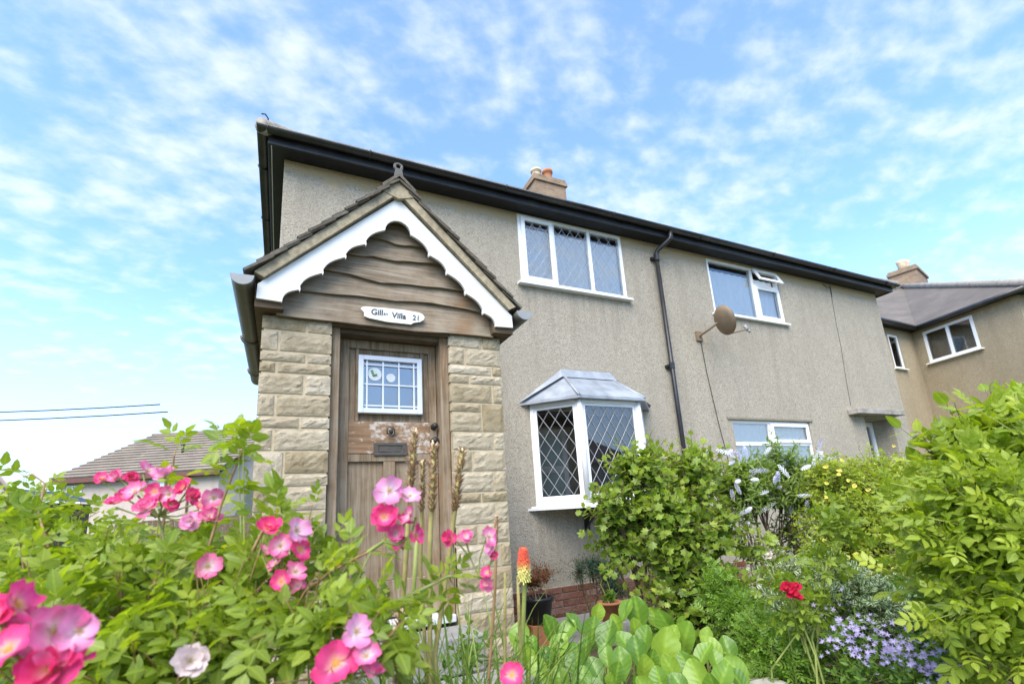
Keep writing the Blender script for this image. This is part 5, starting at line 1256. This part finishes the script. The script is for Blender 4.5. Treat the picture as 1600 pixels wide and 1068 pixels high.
def blades(parent, n, bx, by, spread, length, width, mat, seed, lean=.6, name='blades'):
    r = np.random.RandomState(seed); V, F, T = [], [], []; k_ = 0
    for i in range(n):
        b_ = np.array([bx+r.normal()*spread, by+r.normal()*spread, 0.]); b_[2] = gh(b_[0], b_[1]); a = r.uniform(0, 6.3); h = np.array([math.cos(a), math.sin(a), 0]); L_ = length*r.uniform(.55, 1.15); sd_ = np.array([-h[1], h[0], 0])*width*r.uniform(.6, 1.2); ln_ = lean*r.uniform(.3, 1.3); tn_ = r.uniform(0, 1)
        for j in range(7):
            t = j/6; c = b_+h*L_*ln_*t*t*.8+np.array([0, 0, 1])*L_*(t-.45*ln_*t**2.6); w_ = (1-t**2.2)*.9+.1*(1-t)
            V += [c-sd_*w_, c+h*width*.4, c+sd_*w_]; T += [(tn_, 1, t), (tn_, .3, t), (tn_, 1, t)]
            if j: 
                q_ = k_+3*(j-1); F += [(q_, q_+1, q_+4, q_+3), (q_+1, q_+2, q_+5, q_+4)]
        k_ += 21
    me = tint_mesh(name, np.array(V)-np.array(parent.location), F, np.array(T), mat); o = bpy.data.objects.new(name, me); col.objects.link(o); o.parent = parent; return tag(o, kind='stuff')
g1 = ground_at(690, 1010, 1.55); blades(kn, 260, g1[0], g1[1], .15, .86, .006, 'blade', 3, .62)
g2 = ground_at(800, 1010, 1.6); blades(kn, 80, g2[0], g2[1], .12, .72, .006, 'blade', 4, .7)

# ---- bergenia
bz = [(440, 710, 100), (300, 760, 110), (340, 850, 100), (450, 950, 170), (500, 860, 90), (560, 980, 110), (620, 800, 140), (680, 720, 90), (800, 660, 120), (730, 640, 80), (790, 760, 110), (840, 810, 120), (800, 880, 130), (710, 950, 130), (845, 990, 120), (960, 880, 170), (910, 690, 110), (970, 720, 100), (1060, 730, 80), (1070, 820, 150), (1200, 800, 90), (1240, 870, 130), (1330, 870, 100), (1150, 1030, 160), (1090, 960, 110), (1260, 940, 110), (1380, 990, 110), (1390, 1050, 120), (570, 660, 80), (120, 800, 110), (200, 850, 100), (280, 920, 110), (170, 920, 90), (650, 1060, 90), (780, 1070, 80), (1000, 980, 130), (930, 1050, 110), (1290, 1040, 110), (390, 760, 90), (1180, 900, 110), (540, 760, 100), (880, 930, 90), (230, 980, 100), (360, 1040, 110), (480, 1060, 110), (1050, 1070, 110), (740, 840, 100), (1000, 800, 110), (400, 880, 90), (620, 900, 100), (1140, 960, 90), (680, 1010, 100), (1010, 1100, 110), (560, 1110, 120), (860, 1110, 110), (1250, 1110, 120), (300, 1110, 110)]
bg_ = empty('bergenia_clump', ground_at(970, 1000, 2.4), 'low clump of broad glossy paddle leaves in front of the pots', 'plant')
def berg_mesh(seed, tn_):
    r = random.Random(seed); V, F, T = [], [], []; nu, nv = 6, 8; ph = r.uniform(0, 6)
    for j in range(nv+1):
        t = j/nv; w_ = .34*(max(0, 1-abs((t-.58)/.425)**2.6)**.5 if t > .58 else .22+.78*(math.sin(math.pi/2*t/.58)**1.3))
        if j == nv: w_ = .14
        for i in range(nu+1):
            s_ = i/nu*2-1; V.append((s_*w_, t*(1-.06*s_*s_*(t > .8)), .22*abs(s_)**1.5*w_*1.6-.16*t*t+.022*math.sin(9*t+ph+s_*2)*abs(s_)+.012*math.sin(14*t)*(1-abs(s_)))); T.append((tn_, abs(s_), t))
    k_ = nu+1; F = [(j*k_+i, j*k_+i+1, (j+1)*k_+i+1, (j+1)*k_+i) for j in range(nv) for i in range(nu)]
    return tint_mesh('leaf', np.array(V), F, np.array(T), 'leaf_berg')
bms = [berg_mesh(i, .08+.84*i/7) for i in range(8)]
pet = MB(); rb2 = random.Random(9)
for i, (zx, zy, s_) in enumerate(bz):
    x, y = 780+zx/3.7075, 780+zy/3.7075; t = 2.75-(zy-640)/430*.85+rb2.uniform(-.06, .06); P = Vector(at(x, y, t)); size = s_/3.7075*t/FPX*1.5*rb2.uniform(.8, 1.15)
    tocam = (CAMV-P); tocam.z = 0; tocam.normalize(); side = Vector((-tocam.y, tocam.x, 0))
    up_ = (Vector((0, 0, 1))+side*rb2.uniform(-.75, .75)-tocam*rb2.uniform(-.35, .35)).normalized(); nrm_ = (tocam*rb2.uniform(.3, 1.)+Vector((0, 0, rb2.uniform(.1, .9)))+side*rb2.uniform(-.5, .5))
    nrm_ = (nrm_-up_*nrm_.dot(up_)).normalized(); xx = up_.cross(nrm_)
    base_ = P-up_*size*.5; m_ = Matrix.Identity(4)
    for a in range(3): m_[a][0] = xx[a]*size*rb2.uniform(.92, 1.08); m_[a][1] = up_[a]*size; m_[a][2] = nrm_[a]*size; m_[a][3] = base_[a]-bg_.location[a]
    o = bpy.data.objects.new('leaf', bms[rb2.randrange(8)]); col.objects.link(o); o.parent = bg_; o.matrix_basis = m_
    f_ = Vector((base_.x+rb2.uniform(-.05, .05), base_.y+rb2.uniform(-.02, .08), gh(base_.x, base_.y))); pet.tube([f_, (f_+base_)/2+Vector((0, 0, .02)), base_+nrm_*.002], [.008, .007, .006], 6, False)
pet.build('leaf_stalks', 'greenstem', bg_, True)
sub = ground_at(900, 1020, 2.3); blades(bg_, 45, sub[0], sub[1], .22, .42, .005, 'blade', 8, .8)

# ---- stone edging
eg = MB(); p0 = Vector(at(1150, 1050, 2.25)); p1 = Vector(at(1330, 1110, 1.75)); z_ = .02
for i in range(5):
    a_ = p0.lerp(p1, i/5); b_ = p0.lerp(p1, (i+.94)/5); q = MB(); ht = p0.z+rnd.uniform(-.015, .015); dv = (b_-a_).normalized(); nv_ = Vector((-dv.y, dv.x, 0))*.09
    q.add([(a_.x-nv_.x, a_.y-nv_.y, z_), (b_.x-nv_.x, b_.y-nv_.y, z_), (b_.x+nv_.x, b_.y+nv_.y, z_), (a_.x+nv_.x, a_.y+nv_.y, z_), (a_.x-nv_.x, a_.y-nv_.y, ht), (b_.x-nv_.x, b_.y-nv_.y, ht), (b_.x+nv_.x, b_.y+nv_.y, ht), (a_.x+nv_.x, a_.y+nv_.y, ht)], [(3, 2, 1, 0), (4, 5, 6, 7), (0, 1, 5, 4), (1, 2, 6, 5), (2, 3, 7, 6), (3, 0, 4, 7)])
    tag(q.build('edging_stone', 'concrete', bevel=.012), 'grey edging stone set beside the low glossy-leaved clump', 'stone', 'edging stones along the flower bed')

# ---- shrubs to the right of the bay
shrub('lobed_leaf_shrub', 'tall bright green shrub with lobed leaves hiding part of the bay window', 'shrub', ground_at(1010, 960, 3.4),
      [B3(1000, 745, 3.4, 55), B3(1080, 750, 3.45, 60), B3(1040, 820, 3.3, 75), B3(970, 810, 3.35, 50), B3(1110, 840, 3.3, 60), B3(1060, 900, 3.2, 70), B3(1120, 930, 3.1, 60), B3(985, 860, 3.35, 42), B3(1150, 770, 3.6, 35), B3(950, 850, 3.4, 25), B3(1080, 970, 3.1, 60)],
      'lobed', .070, 900, 7, 'leaf_currant', 'bark', .23, 260, .45, None, 21, 12, .014, (.15, 1.15), .3)
hb = shrub('hebe_bush', 'hebe bush with white and violet flower spikes under the plain window', 'shrub', ground_at(1210, 930, 3.5),
      [B3(1170, 759, 3.6, 55), B3(1220, 739, 3.6, 58), B3(1250, 769, 3.55, 55), B3(1190, 775, 3.5, 55), B3(1240, 790, 3.5, 49), B3(1280, 744, 3.6, 46), B3(1160, 800, 3.5, 39), B3(1230, 850, 3.6, 45), B3(1170, 870, 3.6, 40)],
      'hebe', .062, 640, 13, 'leaf_hebe', 'bark', .15, 0, .7, None, 22, 16, .006, (.2, 1.1), .3)
def spikes(parent, specs, mat, rad, name='flower_spike'):
    for i, (P, dr, ln_) in enumerate(specs):
        r = random.Random(i); P = Vector(P); dr = Vector(dr).normalized(); s1 = dr.orthogonal().normalized(); s2 = dr.cross(s1); V, F, T = [], [], []; n = 0; fade = r.uniform(.0, .75)
        for j in range(46):
            t = j/45; a = j*2.4; o2 = s1*math.cos(a)+s2*math.sin(a); rr = rad*(math.sin(math.pi*(.12+.78*t))**.6); c = P+dr*ln_*t; e_ = c+o2*rr+dr*rr*.4; sd_ = dr.cross(o2)*rr*.38
            V += [tuple(c), tuple(e_-sd_), tuple(e_+sd_), tuple(e_+o2*rr*.15+dr*rr*.35)]; F += [(n, n+1, n+3), (n, n+3, n+2)]; T += [(min(1, max(0, fade*.7+.45*t+r.uniform(-.15, .15))), 0, 0)]*4; n += 4
        me = tint_mesh(name, np.array(V)-np.array(parent.location), F, np.array(T), mat, False); o = bpy.data.objects.new(name, me); col.objects.link(o); o.parent = parent
r = random.Random(4); sp = []
for i in range(60):
    x, y = r.uniform(1128, 1290), r.uniform(705, 830)
    if r.random() < (y-700)/260: continue
    P = at(x, y, 3.28+r.uniform(-.08, .2)); sp.append((P, (r.uniform(-.7, .7), r.uniform(-.9, .1), r.uniform(-.1, .9)), r.uniform(.075, .125)))
spikes(hb, sp, 'hebeflower', .0135)
po = shrub('potentilla_bush', 'dense fine-leaved bush dotted with small yellow flowers below the door canopy', 'shrub', ground_at(1350, 930, 3.2),
      [B3(1310, 762, 3.3, 57), B3(1370, 757, 3.3, 61), B3(1420, 762, 3.3, 57), B3(1330, 790, 3.15, 81), B3(1400, 790, 3.2, 74), B3(1300, 850, 3.05, 68), B3(1370, 860, 3.0, 88), B3(1420, 880, 3.0, 68), B3(1320, 900, 2.95, 61), B3(1290, 760, 3.2, 47)],
      'tiny', .05, 1700, 9, 'leaf_pot', 'bark', .13, 0, .5, None, 23, 14, .006, (.3, 1.2), .35)
for i in range(34):
    x, y = r.uniform(1285, 1440), r.uniform(690, 900); P = Vector(at(x, y, 2.78+.25*(900-y)/210+r.uniform(-.03, .05)))
    flower(po, P, (CAMV-P).normalized()+Vector((r.uniform(-.5, .5), 0, r.uniform(0, .9))), r.uniform(.022, .030), 'yellow', 900+i)
rr_ = shrub('leafy_rose_shrub', 'large fresh green rose shrub with compound leaves at the garden edge', 'shrub', ground_at(1530, 980, 1.75),
      [B3(1575, 755, 1.75, 75), B3(1650, 740, 1.7, 90), B3(1510, 800, 1.7, 65), B3(1580, 850, 1.6, 90), B3(1660, 870, 1.55, 110), B3(1500, 880, 1.65, 60), B3(1560, 940, 1.55, 85), B3(1640, 990, 1.5, 100), B3(1520, 960, 1.6, 55), B3(1480, 835, 1.75, 42), B3(1590, 1050, 1.5, 80), B3(1530, 760, 1.8, 45)],
      'shrubrose', .125, 380, 5, 'leaf_rose2', 'redstem', .20, 260, .4, None, 24, 12, .010, (.2, 1.15), .35, 'greenstem')
laurel = shrub('laurel_shoots', 'upright shoots of large plain oval leaves above the rose shrub', 'shrub', ground_at(1590, 900, 2.0),
      [B3(1510, 695, 1.95, 28), B3(1565, 672, 1.95, 38), B3(1615, 665, 1.95, 45), B3(1470, 722, 2.0, 24), B3(1540, 715, 1.95, 30)], 'broad', .10, 60, 7, 'leaf_rose2', 'bark', .16, 90, .8, None, 29, 8, .009, (.3, 1.), .2)
va = shrub('variegated_euonymus', 'low cream-edged variegated shrub beneath the yellow-flowered bush', 'shrub', ground_at(1310, 970, 2.5),
      [B3(1240, 910, 2.6, 54), B3(1300, 915, 2.55, 65), B3(1360, 945, 2.45, 65), B3(1290, 965, 2.45, 65), B3(1410, 970, 2.4, 51), B3(1225, 960, 2.5, 43), B3(1390, 1010, 2.3, 54)],
      'small', .040, 420, 9, 'leaf_var', 'bark', .11, 0, .5, None, 25, 8, .007, (.0, 1.), .35)
fe = shrub('ferny_plant', 'soft low ferny green plant between the lobed shrub and the bellflowers', 'plant', ground_at(1190, 1020, 2.4),
      [B3(1150, 970, 2.7, 56), B3(1190, 1010, 2.4, 62), B3(1230, 1050, 2.2, 69), B3(1170, 1055, 2.3, 44), B3(1270, 1030, 2.3, 56), B3(1130, 930, 2.8, 50)],
      'fern', .075, 330, 7, 'leaf_fern', 'greenstem', .12, 0, .5, None, 26, 8, .005, (.2, 1.1), .35)
rd = shrub('red_rose_plant', 'thin rose plant with red blooms in front of the variegated shrub', 'rose bush', ground_at(1250, 1020, 2.1),
      [B3(1235, 930, 2.15, 26), B3(1290, 890, 2.2, 26), B3(1255, 980, 2.1, 30), B3(1280, 960, 2.15, 26), B3(1210, 880, 2.3, 20), B3(1315, 830, 2.3, 24)], 'rose_s', .085, 60, 5, 'leaf_rose', 'greenstem', .12, 0, .5, None, 27, 8, .006, (.1, .9), .3)
rose_cluster(rd, [(1231, 919, 24, 2.05, 'red'), (1240, 931, 24, 2.04, 'red'), (1244, 917, 18, 2.06, 'red')], 31, [at(1250, 990, 2.1)])
rose_cluster(rd, [(1201, 869, 18, 2.25, 'white')], 32, [at(1225, 930, 2.2)])
# ---- bellflowers
ca = shrub('bellflower_clump', 'sprawling clump of small violet bellflowers beside the rose shrub', 'plant', ground_at(1400, 1040, 1.9),
      [B3(1330, 1010, 2.0, 36), B3(1380, 1035, 1.95, 42), B3(1440, 1050, 1.85, 42), B3(1350, 1065, 1.85, 42), B3(1490, 1060, 1.8, 35), B3(1420, 1090, 1.75, 45)], 'small', .034, 230, 7, 'leaf_fern', 'greenstem', .10, 0, .4, None, 28, 6, .004, (.0, .8), .3)
def star_mesh():
    V, F, T = [(0, 0, -.05)], [], [(.5, 0, 0)]
    for k_ in range(5):
        a = 2*math.pi*k_/5
        for da, rr, z_ in ((-.5, .45, .12), (0, 1., .28), (.5, .45, .12)):
            V.append((rr*math.cos(a+da), rr*math.sin(a+da), z_)); T.append((.5, 0, rr))
        n = 1+3*k_; F += [(0, n, n+1), (0, n+1, n+2)]
    return tint_mesh('bellflower', np.array(V), F, np.array(T), 'petal_blue', False)
PET_star = star_mesh()
for i in range(260):
    u_ = r.random(); x = 1300+u_*190+r.gauss(0, 14); y = 985+u_*65+r.gauss(0, 20); t = 2.02-.25*u_-.12
    if i > 235: x, y, t = r.uniform(1250, 1330), r.uniform(915, 1010), 2.15
    P = Vector(at(x, y, t+r.uniform(-.06, .06))); fc = (CAMV-P).normalized()*.6+Vector((r.uniform(-.8, .8), r.uniform(-.5, .5), r.uniform(.1, 1.)))
    o = bpy.data.objects.new('flower', PET_star); col.objects.link(o); o.parent = ca; o.matrix_basis = Matrix.Translation(P-Vector(ca.location)) @ fc.to_track_quat('Z', 'Y').to_matrix().to_4x4() @ Matrix.Scale(r.uniform(.009, .014), 4)
# ---- conifer by the wall
cn = shrub('dwarf_conifer', 'small dark green conifer against the wall below the bay', 'shrub', ground_at(930, 945, 4.9), [B3(925, 885, 4.9, 26, 1, .7), B3(950, 895, 4.8, 30, 1, .8), B3(905, 893, 4.9, 14, 1, .5), B3(960, 920, 4.7, 24)], 'needle', .05, 330, 14, 'leaf_dark', 'bark', .16, 0, .1, None, 41, 5, .010, (0, 1), .1)
# undergrowth filling the bed
ug = MB()
shrub('ground_cover', 'mixed low green ground cover filling the bed behind the clumps', 'plant', ground_at(1100, 1000, 2.9), [B3(1050, 1000, 3.0, 70, 1, .5), B3(1180, 960, 3.2, 70, 1, .6), B3(1300, 1010, 2.6, 70, 1, .5), B3(1420, 960, 2.6, 70), B3(1500, 1040, 2.1, 90), B3(720, 1040, 2.1, 70, 1, .5), B3(850, 1040, 2.3, 60, 1, .4)], 'small', .05, 520, 8, 'leaf_fern', 'greenstem', .15, 0, .5, None, 44, 6, .004, (0, .6), .2)

# ---- pots by the wall
def pot(name, label, c, r0, r1, h, mat, rim=.012):
    e_ = empty(name, c, label, 'plant pot'); q = MB(); q.lathe([(r0*.9, 0), (r0, .005), (r1, h*.86), (r1+rim, h*.87), (r1+rim, h), (r1-.004, h), (r1-.012, h*.82), (.001, h*.8)], c, 24); q.build('pot', mat, e_, True)
    q = MB(); q.lathe([(r1-.012, 0), (.001, .01)], (c[0], c[1], c[2]+h*.8), 18); q.build('compost', 'soil', e_); return e_
pb = aty_ = at(842, 972, 4.55); pz = pb[2]
q = MB(); q.box((pb[0]-.12, pb[1]-.1, .055), (pb[0]+.12, pb[1]+.12, pz-.002)); tag(q.build('pot_stand', 'terracotta', bevel=.006), 'terracotta block under the black pot', 'block')
pot('black_pot', 'round black plastic pot of red-leaved plant on a terracotta block', (pb[0], pb[1], pz), .115, .145, .23, 'potblack')
M['leaf_red'] = leaf_mat('red_leaf', [(0, (.10, .12, .03)), (.5, (.30, .10, .035)), (1, (.55, .05, .06))])
shrub('red_leaved_plant', 'airy plant with red and green leaves in the black pot', 'plant', (pb[0], pb[1], pz+.19), [((pb[0]-.02, pb[1], pz+.34), (.14, .12, .12)), ((pb[0]+.12, pb[1], pz+.38), (.10, .09, .10)), ((pb[0]-.1, pb[1], pz+.36), (.09, .09, .13))], 'small', .032, 150, 7, 'leaf_red', 'redstem', .16, 0, .8, None, 51, 8, .004, (0, 1), .2)
p2 = at(955, 966, 4.4); pz2 = p2[2]-.02
q = MB(); q.box((p2[0]-.1, p2[1]-.1, .055), (p2[0]+.1, p2[1]+.1, pz2-.002)); tag(q.build('pot_stand', 'concrete', bevel=.006), 'grey block under the terracotta pot', 'block')
pot('terracotta_pot', 'orange terracotta pot with a small leafy plant near the wall', (p2[0], p2[1], pz2), .075, .10, .17, 'terracotta')
shrub('potted_seedling', 'small leafy green plant growing in the terracotta pot', 'plant', (p2[0], p2[1], pz2+.14), [((p2[0], p2[1], pz2+.19), (.08, .08, .03)), ((p2[0]-.02, p2[1], pz2+.42), (.04, .04, .05))], 'oval', .05, 40, 6, 'leaf_fern', 'greenstem', .06, 0, .8, None, 52, 5, .005, (0, 1), .2)
